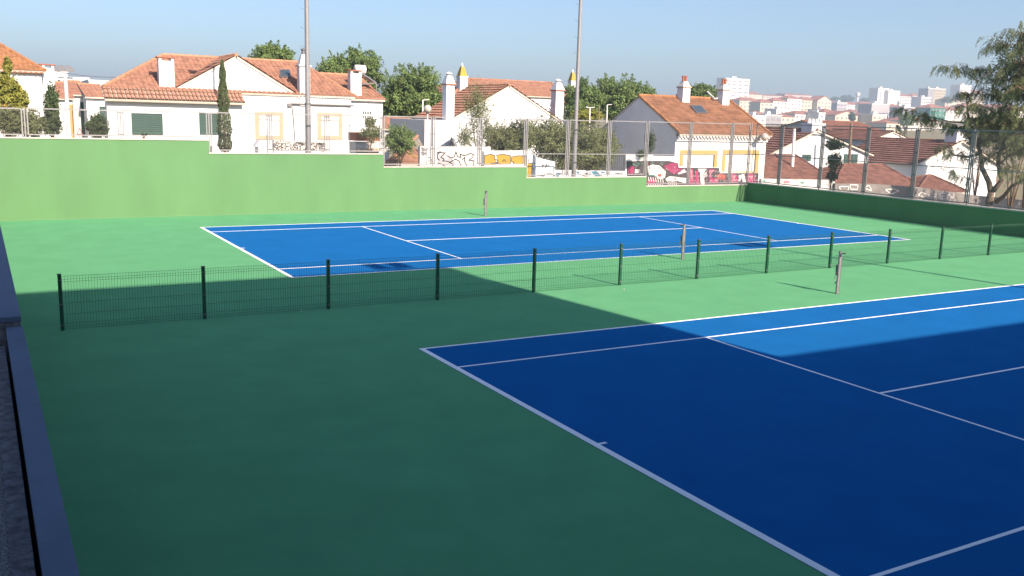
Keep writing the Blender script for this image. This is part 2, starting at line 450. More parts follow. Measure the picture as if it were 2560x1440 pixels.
# ------------------------------------------------------------------ floodlight masts
def mast(x, y, z0, H, label, aim):
    t = thing('floodlight_mast', label, 'light mast', (x, y, z0), 'floodlight masts around the courts')
    MB().tube([(x, y, z0), (x, y, z0+3.2)], [.125, .118], 16).build('lower_pole', MATS['galv'], t)
    MB().tube([(x, y, z0+3.2), (x, y, z0+3.26)], [.13, .13], 16).build('joint_collar', MATS['galv_dark'], t)
    MB().tube([(x, y, z0+3.26), (x, y, H)], [.105, .06], 16).build('upper_pole', MATS['galv'], t)
    for k in range(8):
        z = z0+4+k*.75
        if z < H-.5: MB().tube([(x-.08, y, z), (x-.24, y, z+.02), (x-.25, y, z+.08)], .008, 5).build('climbing_peg', MATS['galv_dark'], t)
    a = MB().bar((x-.55, y, H-.06), (x+.55, y, H-.06), .07).build('cross_arm', MATS['galv_dark'], t)
    for dx in (-.32, .32):
        MB().prism([(x+dx-.24, y-.02, H+.0), (x+dx+.24, y-.02, H+.0), (x+dx+.24, y+aim*.10, H+.42), (x+dx-.24, y+aim*.10, H+.42)], (0, aim*.14, -.05)).build('floodlight', MATS['grey_metal'], t)
mast(5.42, 15.6, 1.2, 13.6, 'tall grey floodlight pole in front of the big white house', -1)
mast(18.77, 15.6, .2, 13.6, 'tall grey floodlight pole rising beside the green bushes', -1)
mast(5.95, -22.75, -.5, 14.0, 'floodlight mast behind the viewer whose lamp shadow touches the far sideline', 1)
mast(19.45, -22.75, -.5, 14.0, 'floodlight mast behind the viewer whose long shadow crosses the fence', 1)

# ------------------------------------------------------------------ building behind the viewer that shades the courts
bb = thing('sports_building', 'tall plain building behind the viewer shading the near court', 'building', (0, -30, 0))
MB().box(-16, 7.5, -40, -24.9, -.6, 14.55).build('wall', MATS['facade_panel'], bb)
MB().box(-16.1, 7.6, -40, -24.8, 14.55, 15.0).build('parapet', MATS['coping'], bb)
MB().box(7.5, 60, -40, -24.9, -.6, 8.0).build('wall', MATS['facade_panel'], bb)
MB().box(7.3, 60, -39.9, -24.82, 8.0, 8.32).build('parapet', MATS['coping'], bb)
for i in range(6):
    for k in range(4):
        x = -13+i*3.4; z = 2.6+k*3
        MB().box(x, x+1.6, -24.9, -24.86, z, z+1.5).build('window', MATS['glass'], bb)
struct(MB().box(-6.3, 29.4, -24.8, -22.3, -.6, .02).build('walkway', MATS['coping']))

# ------------------------------------------------------------------ house pieces
V3 = Vector
WW = MATS['white_wall']
def chimney(parent, x, y, z0, z1, w=.55, d=.5, style='flat', m=None, wm=None):
    wm = wm or WW
    c = MB().box(x-w/2, x+w/2, y-d/2, y+d/2, z0, z1).build('chimney', wm, parent)
    if style == 'flat':          # lintel legs with a tile on top
        for sx in (-1, 1): MB().box(x+sx*(w/2-.07)-.06, x+sx*(w/2-.07)+.06, y-d/2, y+d/2, z1, z1+.14).build('chimney_leg', wm, c)
        MB().box(x-w/2-.08, x+w/2+.08, y-d/2-.06, y+d/2+.06, z1+.14, z1+.19).build('chimney_cap', MATS['terracotta'], c)
    elif style == 'cone':        # tapering white top with a pot
        MB().box(x-w/2-.07, x+w/2+.07, y-d/2-.07, y+d/2+.07, z1, z1+.07).build('chimney_band', MATS['white_aged'], c)
        MB().frustum(x-w/2, x+w/2, y-d/2, y+d/2, z1+.07, x-.12, x+.12, y-.12, y+.12, z1+.62).build('chimney_hood', wm, c)
        MB().lathe((x, y, z1+.62), [(.10, 0), (.10, .22), (.15, .24), (.15, .28), (.04, .32)], 10).build('chimney_pot', MATS['grey_metal'], c)
    elif style == 'ball':
        MB().box(x-w/2-.09, x+w/2+.09, y-d/2-.09, y+d/2+.09, z1, z1+.06).build('chimney_band', MATS['terracotta'], c)
        MB().frustum(x-w/2-.04, x+w/2+.04, y-d/2-.04, y+d/2+.04, z1+.06, x-.17, x+.17, y-.15, y+.15, z1+.52).build('chimney_hood', wm, c)
        MB().lathe((x, y, z1+.52), [(.15, 0), (.14, .10), (.24, .13), (.22, .17), (.06, .26)], 10).build('chimney_pot', MATS['white_aged'], c)
    elif style == 'pots':
        MB().box(x-w/2-.07, x+w/2+.07, y-d/2-.07, y+d/2+.07, z1, z1+.07).build('chimney_band', MATS['cream'], c)
        MB().frustum(x-w/2-.02, x+w/2+.02, y-d/2-.02, y+d/2+.02, z1+.07, x-w/4, x+w/4, y-d/4, y+d/4, z1+.42).build('chimney_hood', MATS['white_aged'], c)
        for dx in (-.11, .11): MB().lathe((x+dx, y, z1+.40), [(.085, 0), (.085, .30), (.11, .32), (.11, .38)], 10).build('chimney_pot', MATS['terracotta'], c)
    elif style == 'yellow':
        MB().box(x-w/2-.06, x+w/2+.06, y-d/2-.06, y+d/2+.06, z1, z1+.08).build('chimney_band', wm, c)
        MB().frustum(x-w/2, x+w/2, y-d/2, y+d/2, z1+.08, x-.14, x+.14, y-.14, y+.14, z1+.95).build('chimney_hood', MATS['yellow_paint'], c)
        MB().lathe((x, y, z1+.95), [(.06, 0), (.09, .14), (.02, .34)], 8).build('finial', wm, c)
    return c
def shutter_window(parent, x0, x1, z0, z1, y, slats=9):
    f = MB().box(x0-.05, x1+.05, y-.04, y+.02, z1, z1+.05).box(x0-.05, x1+.05, y-.06, y+.02, z0-.05, z0).box(x0-.05, x0, y-.04, y+.02, z0, z1).box(x1, x1+.05, y-.04, y+.02, z0, z1).build('window', MATS['shutter_green'], parent)
    MB().box(x0, x1, y-.015, y+.02, z0, z1).build('shutter_back', MATS['shutter_green'], f)
    h = (z1-z0)/slats
    s0 = MB().prism([(0, -.05, 0), (0, -.016, h*.9), (0, -.012, h*.9), (0, -.045, 0)], (x1-x0, 0, 0)).build('slat', MATS['shutter_green'], f)
    for v in s0.data.vertices: v.co += ORI[f]
    for k in range(slats):
        o = s0 if k == 0 else place(s0.data, 'slat', (0, 0, 0), f)
        o.location = V3((x0, y, z0+k*h))-ORI[f]
def blind_window(parent, x0, x1, z0, z1, y, m, b=.28, box=True, bottom=True):
    f = MB().box(x0-b, x0, y-.03, y+.05, z0, z1).box(x1, x1+b, y-.03, y+.05, z0, z1).box(x0-b, x1+b, y-.032, y+.05, z1, z1+b)
    if bottom: f.box(x0-b, x1+b, y-.045, y+.05, z0-b, z0)
    f = f.build('window', m, parent)
    MB().box(x0, x1, y+.085, y+.12, z0, z1).build('reveal_back', MATS['blind'], f)
    h = .11; n = int((z1-z0-(.2 if box else 0))/h)
    for k in range(n):
        MB().box(x0+.02, x1-.02, y+.06, y+.08, z0+k*h+.004, z0+(k+1)*h-.004).build('blind_slat', MATS['blind'], f)
    if box: MB().box(x0, x1, y-.06, y+.08, z1-.20, z1-.005).build('shutter_box', MATS['white_aged'], f)
    return f
def pane_window(parent, x0, x1, z0, z1, y, nx=2, nz=2):
    f = MB()
    for i in range(nx+1): f.box(x0+(x1-x0)*i/nx-.03, x0+(x1-x0)*i/nx+.03, y-.04, y+.02, z0, z1)
    for k in range(nz+1): f.box(x0-.03, x1+.03, y-.038, y+.02, z0+(z1-z0)*k/nz-.03, z0+(z1-z0)*k/nz+.03)
    f = f.build('window', MATS['white_aged'], parent)
    for i in range(nx):
        for k in range(nz):
            MB().box(x0+(x1-x0)*i/nx+.03, x0+(x1-x0)*(i+1)/nx-.03, y-.012, y+.01, z0+(z1-z0)*k/nz+.03, z0+(z1-z0)*(k+1)/nz-.03).build('pane', MATS['glass'], f)
def gable_house(t, x0, x1, y0, y1, zb, ze, zr, wm, tm, rm, axis='y', ov=.3, rake=.25, **k):
    # walls with two gables; ridge along axis
    if axis == 'y':
        xm = (x0+x1)/2; prof = [(x0, zb), (x1, zb), (x1, ze), (xm, zr), (x0, ze)]
        MB().prism([(a, y0, z) for a, z in prof], (0, y1-y0, 0)).build('wall', wm, t)
        s = (zr-ze)/(xm-x0); e = .05
        l = [(x0-ov, y1+rake, ze-s*ov+e), (x0-ov, y0-rake, ze-s*ov+e), (xm, y0-rake, zr+e), (xm, y1+rake, zr+e)]
        r = [(x1+ov, y0-rake, ze-s*ov+e), (x1+ov, y1+rake, ze-s*ov+e), (xm, y1+rake, zr+e), (xm, y0-rake, zr+e)]
        return roof([l, r], tm, rm, t, [((xm, y0-rake, zr+.1), (xm, y1+rake, zr+.1))], **k)
    ym = (y0+y1)/2; prof = [(y0, zb), (y1, zb), (y1, ze), (ym, zr), (y0, ze)]
    MB().prism([(x0, a, z) for a, z in prof], (x1-x0, 0, 0)).build('wall', wm, t)
    s = (zr-ze)/(ym-y0); e = .05
    f = [(x0-rake, y0-ov, ze-s*ov+e), (x1+rake, y0-ov, ze-s*ov+e), (x1+rake, ym, zr+e), (x0-rake, ym, zr+e)]
    b = [(x1+rake, y1+ov, ze-s*ov+e), (x0-rake, y1+ov, ze-s*ov+e), (x0-rake, ym, zr+e), (x1+rake, ym, zr+e)]
    return roof([f, b], tm, rm, t, [((x0-rake, ym, zr+.1), (x1+rake, ym, zr+.1))], **k)
def hip_roof(t, x0, x1, y0, y1, ze, zr, rx0, rx1, tm, rm, bx0=None, **k):
    ym = (y0+y1)/2; bx0 = x0 if bx0 is None else bx0
    A, B, C, D = V3((x0, y0, ze)), V3((x1, y0, ze)), V3((x1, y1, ze)), V3((bx0, y1, ze)); R0, R1 = V3((rx0, ym, zr)), V3((rx1, ym, zr))
    u = V3((0, 0, .06))
    return roof([[A, B, R1, R0], [B, C, R1], [C, D, R0, R1], [D, A, R0]], tm, rm, t, [(R0+u, R1+u), (A+u, R0+u), (B+u, R1+u), (C+u, R1+u), (D+u, R0+u)], **k)
def cornice(parent, x0, x1, y, z, n, m, r=.07):
    c = MB()
    for i in range(n):
        x = x0+(x1-x0)*(i+.5)/n; w_ = (x1-x0)/n*.36; pts = []
        for j in range(7):
            a = PI*j/6; pts.append((x-w_*math.cos(a), y, z+r*math.sin(a)))
        c.prism(pts, (0, .22, 0))
    c.build('cornice_tiles', m, parent, kind='stuff')

# ================================================================== house C: big white house
CY = 26.0; GY = 26.6
c = thing('white_house', 'big white house with cross gable, tiled lean-to and green shutters', 'house', (5, 28, 1.2))
xl = P(265, 250, CY).x; xr = P(886, 246, GY).x
a_ = P(590, 141, GY); lf = P(448, 216, GY); rfo = P(748, 240, GY)
ze = 4.95
ryl = P(408, 143, 30.6); ryr = P(748, 155, 30.6); zr = (ryl.z+ryr.z)/2
MB().prism([(xl+.25, GY+.12, .2), (xr-.2, GY+.12, .2), (xr-.2, 34.4, .2), (xl+1.6, 34.4, .2)], (0, 0, ze-.2)).build('wall', WW, c)
MB().box(xl+.02, 5.28, CY, GY+.12, .2, 4.42).build('wall', WW, c)
gw = MB().prism([(lf.x-.6, GY, .2), (xr-.2, GY, .2), (xr-.2, GY, ze-.12), (rfo.x, GY, ze-.10), (a_.x, GY, a_.z-.03), (lf.x, GY, lf.z-.03)], (0, .5, 0)).build('gable_wall', WW, c)
hip_roof(c, xl-.05, xr, GY-.12, 34.7, ze, zr, ryl.x, ryr.x, MATS['tile_red'], MATS['ridge_orange'], bx0=xl+1.3, col=.25, course=.36, amp=.055)
# cross gable roof
yb = 30.2
sl = [V3((lf.x-.1, yb, lf.z-.06)), V3((lf.x-.1, GY-.06, lf.z-.06)), V3((a_.x, GY-.06, a_.z+.03)), V3((a_.x, yb, a_.z+.03))]
sr = [V3((rfo.x+.1, GY-.06, rfo.z-.06)), V3((rfo.x+.1, yb, rfo.z-.06)), V3((a_.x, yb, a_.z+.03)), V3((a_.x, GY-.06, a_.z+.03))]
roof([sl, sr], MATS['tile_red'], MATS['ridge_orange'], c, [(V3((a_.x, GY-.06, a_.z+.08)), V3((a_.x, yb, a_.z+.08)))], col=.25, course=.36, amp=.045)
# lean-to roof of single barrel tiles
e0 = V3((xl-.1, CY-.42, 4.40)); e1 = V3((5.36, CY-.42, 4.40)); t0 = V3((xl-.1, GY+.1, 5.02)); t1 = V3((5.36, GY+.1, 5.02))
ls = slab([e0, e1, t1, t0], 'lean_to_roof', MATS['soffit'], c, .08)
up_ = (t0-e0); sl_len = up_.length; upn = up_.normalized(); nrm = V3((1, 0, 0)).cross(upn)
ncol, ncou = 34, 3; cw = (e1.x-e0.x)/ncol; cl = sl_len/ncou
tm_ = MB(); NS = 6
ring = []
for (vv, rr, hh) in ((0, cw*.47, .045), (cl+.03, cw*.40, .0)):
    for j in range(NS+1):
        a = PI*j/NS; ring.append(V3((-rr*math.cos(a), 0, 0))+upn*vv+nrm*(rr*math.sin(a)*1.0+hh))
tm_.v = ring+[p-nrm*.018 for p in ring]; K = NS+1; N2 = 2*K
for j in range(NS):
    tm_.f.append((j, j+1, K+j+1, K+j)); tm_.f.append((N2+j, N2+K+j, N2+K+j+1, N2+j+1)); tm_.f.append((j, N2+j, N2+j+1, j+1))
tm_.f += [(0, K, N2+K, N2), (NS, N2+NS, N2+K+NS, K+NS)]
tile0 = tm_.build('tile', MATS['tile_lean']); tmesh = tile0.data; tile0.parent = ls
first = True
for i in range(ncol):
    for j in range(ncou):
        loc = e0+V3((cw*(i+.5)+random.uniform(-.008, .008), 0, 0))+upn*(cl*j)+nrm*.01
        o = tile0 if first else place(tmesh, 'tile', (0, 0, 0), ls)
        o.location = loc-ORI[ls]; o.rotation_euler = (0, 0, random.uniform(-.02, .02)); first = False
chimney(c, P(415, 180, 26.9).x, 26.95, 4.6, P(415, 152, 26.7).z, .72, .5, 'flat')
pc = P(758, 200, 26.7); chimney(c, P(759, 200, 26.75).x, 26.75, 4.4, P(756, 166, 26.5).z, .56, .5, 'cone')
# skylight on right slope
n_ = (V3((1, 0, 0))).cross(V3((0, 30.6-(GY-.12), zr-ze))).normalized(); p0 = V3((0, GY-.12, ze))+n_*.09
q = [PP(700, 194, p0, n_), PP(727, 194, p0, n_), PP(724, 176, p0, n_), PP(700, 176, p0, n_)]
sk = MB().prism(q, n_*.06).build('skylight', MATS['grey_metal'], c)
cc = sum(q, V3())/4; MB().face([cc+(p-cc)*.8+n_*.064 for p in q]).build('skylight_pane', MATS['glass'], sk)
cornice(c, P(748, 250, GY).x, xr, GY-.10, ze-.10, 20, MATS['white_aged'], .06)
MB().tube([P(728, 259, GY-.1), P(884, 264, GY-.1)], .055, 8).build('gutter', MATS['grey_metal'], c)
MB().box(P(724, 262, GY).x-.12, P(724, 262, GY).x+.08, GY-.14, GY, P(724, 262, GY).z-.1, P(724, 262, GY).z+.08).build('gutter_box', MATS['grey_metal'], c)
MB().tube([P(730, 264, GY-.05), P(734, 300, GY-.05), P(738, 360, GY-.05)], .02, 6).build('downpipe', MATS['grey_metal'], c)
for p_ in ((332, 404), (501, 548)):
    s0, s1 = P(p_[0], 310, CY).x, P(p_[1], 310, CY).x; shutter_window(c, s0, s1, P(p_[0], 333, CY).z, P(p_[0], 285, CY).z, CY)
for (a, b) in ((648, 698), (803, 846)):
    blind_window(c, P(a, 300, GY).x, P(b, 300, GY).x, P(a, 338 if a < 700 else 339, GY).z, P(a, 289 if a < 700 else 291, GY).z, GY, MATS['cream'], .22)
# low planter roof and sloped concrete piece in front
g_ = thing('garden_wall', 'low whitewashed garden wall with bubble lettering below the white house', 'wall', (7, 22, 1))
GW = 21.5
top = [P(x, y, GW) for x, y in ((684, 353), (815, 358))]
mb = MB(); mb.prism([(top[0].x, GW, .5), (top[1].x, GW, .5), (top[1].x, GW, top[1].z), (top[0].x, GW, top[0].z)], (0, .2, 0)); mb.build('wall_body', MATS['white_aged'], g_)
nsc = 16; x0, x1 = top[0].x, top[1].x
for i in range(nsc):
    xa = x0+(x1-x0)*i/nsc; wv = (x1-x0)/nsc; zt = top[0].z+(top[1].z-top[0].z)*i/nsc
    MB().prism([(xa, GW-.04, zt), (xa+wv*.96, GW-.04, zt), (xa+wv*.7, GW-.04, zt+.07), (xa+wv*.25, GW-.04, zt+.07)], (0, .3, 0)).build('cap_tile', MATS['white_aged'], g_)
LET = {'S': [[(1,.9),(.6,1),(.1,.85),(.1,.6),(.9,.4),(.9,.1),(.4,0),(0,.1)]], 'B': [[(0,0),(0,1),(.8,.95),(.85,.65),(.1,.52),(.9,.4),(.9,.05),(0,0)]],
 'P': [[(0,0),(0,1),(.85,.95),(.85,.55),(.05,.48)]], 'K': [[(0,0),(0,1)], [(.9,1),(.1,.5),(.95,0)]], '+': [[(.5,.2),(.5,.8)], [(.15,.5),(.85,.5)]],
 'M': [[(0,0),(.1,1),(.5,.4),(.9,1),(1,0)]], 'N': [[(0,0),(.05,1),(.9,0),(.95,1)]], 'D': [[(0,0),(0,1),(.7,.9),(.95,.5),(.7,.05),(0,0)]], 'A': [[(0,0),(.5,1),(1,0)], [(.25,.4),(.75,.4)]],
 'O': [[(.5,0),(0,.3),(0,.75),(.5,1),(1,.75),(1,.3),(.5,0)]], 'E': [[(.9,1),(0,1),(0,0),(.9,0)], [(0,.5),(.7,.5)]], 'R': [[(0,0),(0,1),(.85,.9),(.8,.55),(.05,.5),(.95,0)]], 'C': [[(.95,.85),(.4,1),(0,.6),(.1,.15),(.6,0),(.95,.15)]],
 'L': [[(0,1),(0,0),(.9,0)]], 'I': [[(.5,1),(.5,0)]], 'T': [[(0,1),(1,1)], [(.5,1),(.5,0)]], 'H': [[(0,1),(0,0)], [(1,1),(1,0)], [(0,.5),(1,.5)]], 'Z': [[(0,1),(1,1),(0,0),(1,0)]]}
def ribbon(mb, pts, wd, y):
    pts = [V3(p) for p in pts]
    for a, b in zip(pts[:-1], pts[1:]):
        d = b-a
        if d.length < 1e-5: continue
        d.normalize(); s = V3((-d.z, 0, d.x))*wd/2; e = d*wd*.35
        mb.face([V3((a.x, y, a.z))-e-s, V3((b.x, y, b.z))+e-s, V3((b.x, y, b.z))+e+s, V3((a.x, y, a.z))-e+s])
def lettering(parent, txt, x0, x1, z0, z1, y, wd, m, fill=None, gap=.25, name='graffiti_letter'):
    n = len(txt); w_ = (x1-x0)/(n+(n-1)*gap)
    for i, ch in enumerate(txt):
        if ch == ' ': continue
        xa = x0+i*w_*(1+gap); zz = random.uniform(-.03, .03)
        dark = MB(); li = MB()
        for st in LET[ch]:
            pts = [(xa+u*w_, 0, z0+v*(z1-z0)+zz) for u, v in st]
            ribbon(dark, pts, wd*(2.4 if fill else 1), y)
            if fill: ribbon(li, pts, wd*1.3, y-.003)
        o = dark.build(name, m, parent)
        if fill: li.build('letter_fill', fill, o)
z0, z1 = P(690, 374, GW).z, P(690, 360, GW).z
lettering(g_, 'SBPK+SMN NBMS', P(687, 370, GW).x, P(812, 370, GW).x, z0, z1, GW-.004, .055, MATS['black_paint'], MATS['white_paint'])
pl = thing('planter_box', 'grey concrete trough with sloping end below the cream window', 'planter', tuple(P(600, 372, 21.4)))
a, b = P(530, 371, 21.2), P(655, 371, 21.2)
MB().box(a.x, b.x, 21.2, 22.0, .5, a.z+.10).build('trough', MATS['grey_wall'], pl)
q0, q1, q2 = P(636, 368, 21.6), P(650, 350, 21.6), P(664, 368, 21.6)
MB().prism([q0, q1, q2], (0, .6, 0)).build('sloped_end', MATS['grey_wall'], pl)

# ================================================================== house D
DY = 27.4
d = thing('white_house', 'white house with solar water heater on its orange roof', 'house', (12.5, 30, 1))
dx0, dx1 = xr-.3, P(957, 250, DY).x; dz = P(930, 247, DY).z; rz = P(915, 193, 31.2)
MB().prism([(dx1, DY, .2), (dx1, 35, .2), (dx1, 35, dz), (dx1, 31.2, rz.z-.1), (dx1, DY, dz)], (dx0-dx1, 0, 0)).build('wall', WW, d)
f1 = [V3((dx0-3, DY-.25, dz-.05)), V3((dx1+.05, DY-.25, dz-.05)), V3((dx1+.05, 31.2, rz.z)), V3((dx0-3, 31.2, rz.z))]
f2 = [V3((dx1+.05, 35.2, dz-.05)), V3((dx0-3, 35.2, dz-.05)), V3((dx0-3, 31.2, rz.z)), V3((dx1+.05, 31.2, rz.z))]
roof([f1, f2], MATS['tile_red'], MATS['ridge_orange'], d, [(V3((dx0-3, 31.2, rz.z+.08)), V3((dx1+.1, 31.2, rz.z+.08)))], col=.22, course=.33, amp=.04)
chimney(d, P(887, 210, 27.7).x, 27.75, 4.6, P(887, 184, 27.6).z, .62, .5, 'flat')
pane_window(d, P(905, 285, DY).x, P(928, 285, DY).x, P(905, 297, DY).z, P(905, 277, DY).z, DY, 4, 2)
sh = thing('solar_water_heater', 'white solar water heater tank on a tilted steel frame', 'water heater', tuple(P(910, 200, 28.6)))
tk = P(899, 174, 28.9)
MB().tube([tk+V3((-.30, 0, 0)), tk+V3((-.27, 0, 0)), tk+V3((.32, 0, 0)), tk+V3((.36, 0, 0))], [.10, .26, .26, .1], 14).build('tank', MATS['white_paint'], sh, smooth=True)
k0, k1, k2 = P(905, 184, 28.7), P(941, 208, 28.3), P(898, 211, 28.5)
MB().tube([k0, k1], .03, 6).tube([k1, k2], .03, 6).tube([k2, k0], .03, 6).tube([P(905, 183, 29.2), P(897, 205, 29.2)], .02, 6).tube([k1, k1-V3((0, 0, .6))], .02, 6).tube([k2, k2-V3((0, 0, .5))], .02, 6).build('frame', MATS['galv'], sh)
kk = V3((.0, .9, .05))
MB().prism([k0+V3((0, .05, .03)), k1+V3((0, .05, .03)), k1+kk, k0+kk], (0.02, 0, .05)).build('collector_panel', MATS['glass'], sh)

# ================================================================== house A (far left)
AY = 30.0
h = thing('white_house', 'white house at the far left with orange hip roof', 'house', (-8, 33, 1.5))
ax1 = P(108, 250, AY).x; az = P(60, 177, AY).z
MB().box(ax1-8, ax1, AY, AY+8, .2, az).build('wall', WW, h)
tip = P(-90, 62, AY+4.2)
hip_roof(h, ax1-8.4, ax1+.15, AY-.3, AY+8.4, az, tip.z, tip.x-.6, tip.x, MATS['tile_orange'], MATS['tile_orange'], col=.22, course=.34, amp=.04)
cornice(h, ax1-8.3, ax1+.1, AY-.28, az-.10, 36, MATS['terracotta'], .08)
chimney(h, P(120, 190, AY+1).x, AY+1, 2.0, P(116, 170, AY+1).z, .55, .55, 'flat')
bb_ = P(82, 228, AY).x
MB().box(bb_-3.0, bb_-.5, AY-.9, AY-.01, P(60, 268, AY-.9).z, P(60, 215, AY-.9).z).build('yellow_bay', MATS['yellow_paint'], h)

# row of houses further back on the left
def row_house(px0, px1, pe, pr_, Y, dep, label, wm, extra=None):
    x0, x1 = P(px0, pe, Y).x, P(px1, pe, Y).x; e = P(px0, pe, Y).z; r = P(px0, pr_, Y+dep/2).z
    t = thing('terraced_house', label, 'house', ((x0+x1)/2, Y, 0), 'terraced houses down the side street')
    gable_house(t, x0, x1, Y, Y+dep, -2, e, r, wm, MATS['tile_red'], MATS['ridge_orange'], 'x', .3, .1, col=.3, course=.45, amp=.05)
    return t, x0, x1, e
t, x0, x1, e = row_house(116, 180, 244, 208, 48, 9, 'white terraced house with ochre corner strip on the side street', WW)
MB().box(x1-.02, x1+.02, 47.7, 48.6, -2, e-.4).build('corner_strip', MATS['ochre'], t)
MB().box(x1-.45, x1+.03, 47.94, 48.0, -2, e-.4).build('pilaster', MATS['ochre'], t)
t, x0, x1, e = row_house(181, 215, 236, 206, 54, 9, 'pale pink terraced house behind the utility pole', MATS['white_aged'])
for z_ in (0.5, 1.7): shutter_window(t, x0+.55, x0+1.2, e-z_-1.2, e-z_-.1, 54, 5)
t, x0, x1, e = row_house(215, 268, 242, 214, 52, 10, 'white terraced house partly hidden by the dark shrub', WW)
for i in range(2): shutter_window(t, x0+.9+i*.75, x0+1.45+i*.75, e-1.9, e-.7, 52, 5)
for (a, b, tp, Y, lab) in ((124, 168, 182, 130, 'white rooftop block with slanted solar panels on the skyline'), (170, 222, 196, 150, 'white flat apartment block above the side street'), (222, 270, 203, 140, 'white balcony apartment block beside the big roof')):
    p, q_ = P(a, tp, Y), P(b, tp, Y)
    t = thing('apartment_block', lab, 'building', (p.x, Y, 0))
    MB().box(p.x, q_.x, Y, Y+10, -6, p.z).build('wall', WW, t)
    MB().box(p.x-.1, q_.x+.1, Y-.1, Y+10, p.z, p.z+.25).build('parapet', MATS['white_aged'], t)
    n = 3
    for i in range(n):
        for k in range(2):
            xx = p.x+(q_.x-p.x)*(i+.25)/n; zz = p.z-1.3-k*2.2
            MB().box(xx, xx+(q_.x-p.x)/n*.5, Y-.06, Y+.02, zz-.5, zz+.4).build('window', MATS['glass'], t)
    if a == 124:
        for i in range(3):
            xx = p.x+.5+i*1.0; MB().prism([(xx, Y, p.z+.25), (xx+.9, Y, p.z+.25), (xx+.4, Y+.6, p.z+1.1), (xx-.4, Y+.6, p.z+1.1)], (0, .05, .05)).build('solar_panel', MATS['grey_metal'], t)

# ================================================================== houses E and F
EY = 30.0
e_ = thing('white_house', 'white gabled house with two tall chimneys behind the bushes', 'house', (23, 32, 0))
x0, x1 = P(1132, 298, EY).x, P(1408, 298, EY).x; ap = P(1273, 213, EY)
ez = P(1132, 297, EY).z
ex1 = 2*ap.x-x0
gable_house(e_, x0, ex1, EY, EY+5.5, -2, ez, ap.z-.08, WW, MATS['tile_red'], MATS['ridge_orange'], 'y', .12, .06, col=.30, course=.36, amp=.03, step=.06)
chimney(e_, P(1122, 240, 29.4).x, 29.45, -1.0, P(1122, 212, 29.3).z, .55, .55, 'ball')
chimney(e_, P(1394, 260, 30.4).x, 30.45, 3.0, P(1394, 227, 30.3).z, .62, .62, 'ball')
# lower annex with red shed roof
a0, a1, a2, a3 = P(962, 410, 23.4), P(1085, 398, 23.4), P(1112, 346, 27.5), P(1046, 338, 27.5)
an = thing('outbuilding', 'low outbuilding with a sloping red shed roof behind the fence', 'outbuilding', (13, 25, 0))
zA = a0.z; rp = [V3((a0.x, 23.4, zA)), V3((a1.x, 23.4, zA)), V3((a1.x, 28.5, a2.z+.1)), V3((P(1044, 338, 28.5).x, 28.5, a2.z+.1))]
roof([rp], MATS['tile_red'], MATS['ridge_orange'], an, [(rp[0], rp[3])], col=.3, course=.42, amp=.035, step=.05)
MB().box(a0.x+.1, a1.x-.1, 23.6, 28.4, -1, zA-.1).build('wall', WW, an)
MB().box(P(1055, 300, 29).x, P(1132, 300, 29).x-.02, 28.6, 34, -1, P(1055, 299, 29).z).build('side_wall', MATS['grey_wall'], an)
MB().prism([P(1092, 372, 23.2), P(1135, 345, 23.2), P(1150, 372, 23.2)], (0, .2, 0)).build('wing_wall', WW, an)
cn = thing('bamboo_canes', 'bundle of pale canes leaning on the red shed roof', 'canes', tuple(P(1010, 380, 23)))
for i in range(4):
    MB().tube([P(988+i*4, 358+i*5, 23.1-.03*i), P(1030+i*5, 392, 23.0-.03*i)], .022, 6).build('cane', MATS['ochre'], cn)
lo = thing('outbuilding', 'long low outbuilding with flat red roof behind the white house', 'outbuilding', (16, 40, 0))
p, q_ = P(955, 322, 40), P(1056, 326, 40); pt_ = P(955, 294, 46)
roof([[V3((p.x-1, 40, p.z)), V3((q_.x+1.5, 40, p.z)), V3((q_.x+1.5, 46, pt_.z)), V3((p.x-1, 46, pt_.z))]], MATS['tile_red'], MATS['ridge_orange'], lo, [], col=.28, course=.4, amp=.04)
MB().box(p.x-.8, q_.x+1.3, 40.3, 45.8, -2, p.z-.05).build('wall', MATS['white_aged'], lo)
bs = thing('outbuilding', 'small shed with terracotta fascia and cream shelf beside the white house', 'outbuilding', tuple(P(920, 370, 20.2)))
p, q_ = P(889, 326, 20.4), P(948, 330, 20.4)
MB().box(p.x, q_.x, 20.4, 21.2, .4, p.z-.55).build('wall', MATS['white_aged'], bs)
MB().box(p.x-.05, q_.x+.05, 20.3, 21.3, p.z-.5, p.z-.1).build('fascia', MATS['terracotta'], bs)
MB().box(p.x, q_.x, 20.15, 20.4, p.z-1.0, p.z-.85).build('shelf', MATS['cream'], bs)

f_ = thing('white_house', 'long white house with red hip roof behind the gabled house', 'house', (30, 58, 0))
FYY = 54
x0, x1 = P(1135, 245, FYY).x, P(1398, 240, FYY).x; e = P(1300, 239, FYY).z
MB().box(x0+.3, x1-.3, FYY+.3, FYY+9, -3, e).build('wall', WW, f_)
hip_roof(f_, x0, x1, FYY, FYY+9.3, e, P(1280, 203, FYY+4.6).z, P(1175, 203, FYY+4.6).x, P(1380, 206, FYY+4.6).x, MATS['tile_red'], MATS['tile_red'], col=.28, course=.4, amp=.045)
chimney(f_, P(1155, 200, FYY+1).x, FYY+1, 3, P(1155, 193, FYY+1).z, .75, .75, 'yellow')
f2 = thing('white_house', 'house among the trees with a yellow topped chimney', 'house', tuple(P(1440, 250, 62)))
p = P(1400, 232, 62); q_ = P(1462, 232, 62)
gable_house(f2, p.x, q_.x, 62, 69, -3, p.z-1.4, p.z-.1, WW, MATS['tile_red'], MATS['tile_red'], 'x', .3, .2, col=.3, course=.45)
chimney(f2, P(1431, 205, 62.6).x, 62.6, 3, P(1431, 204, 62.6).z, .7, .7, 'yellow')

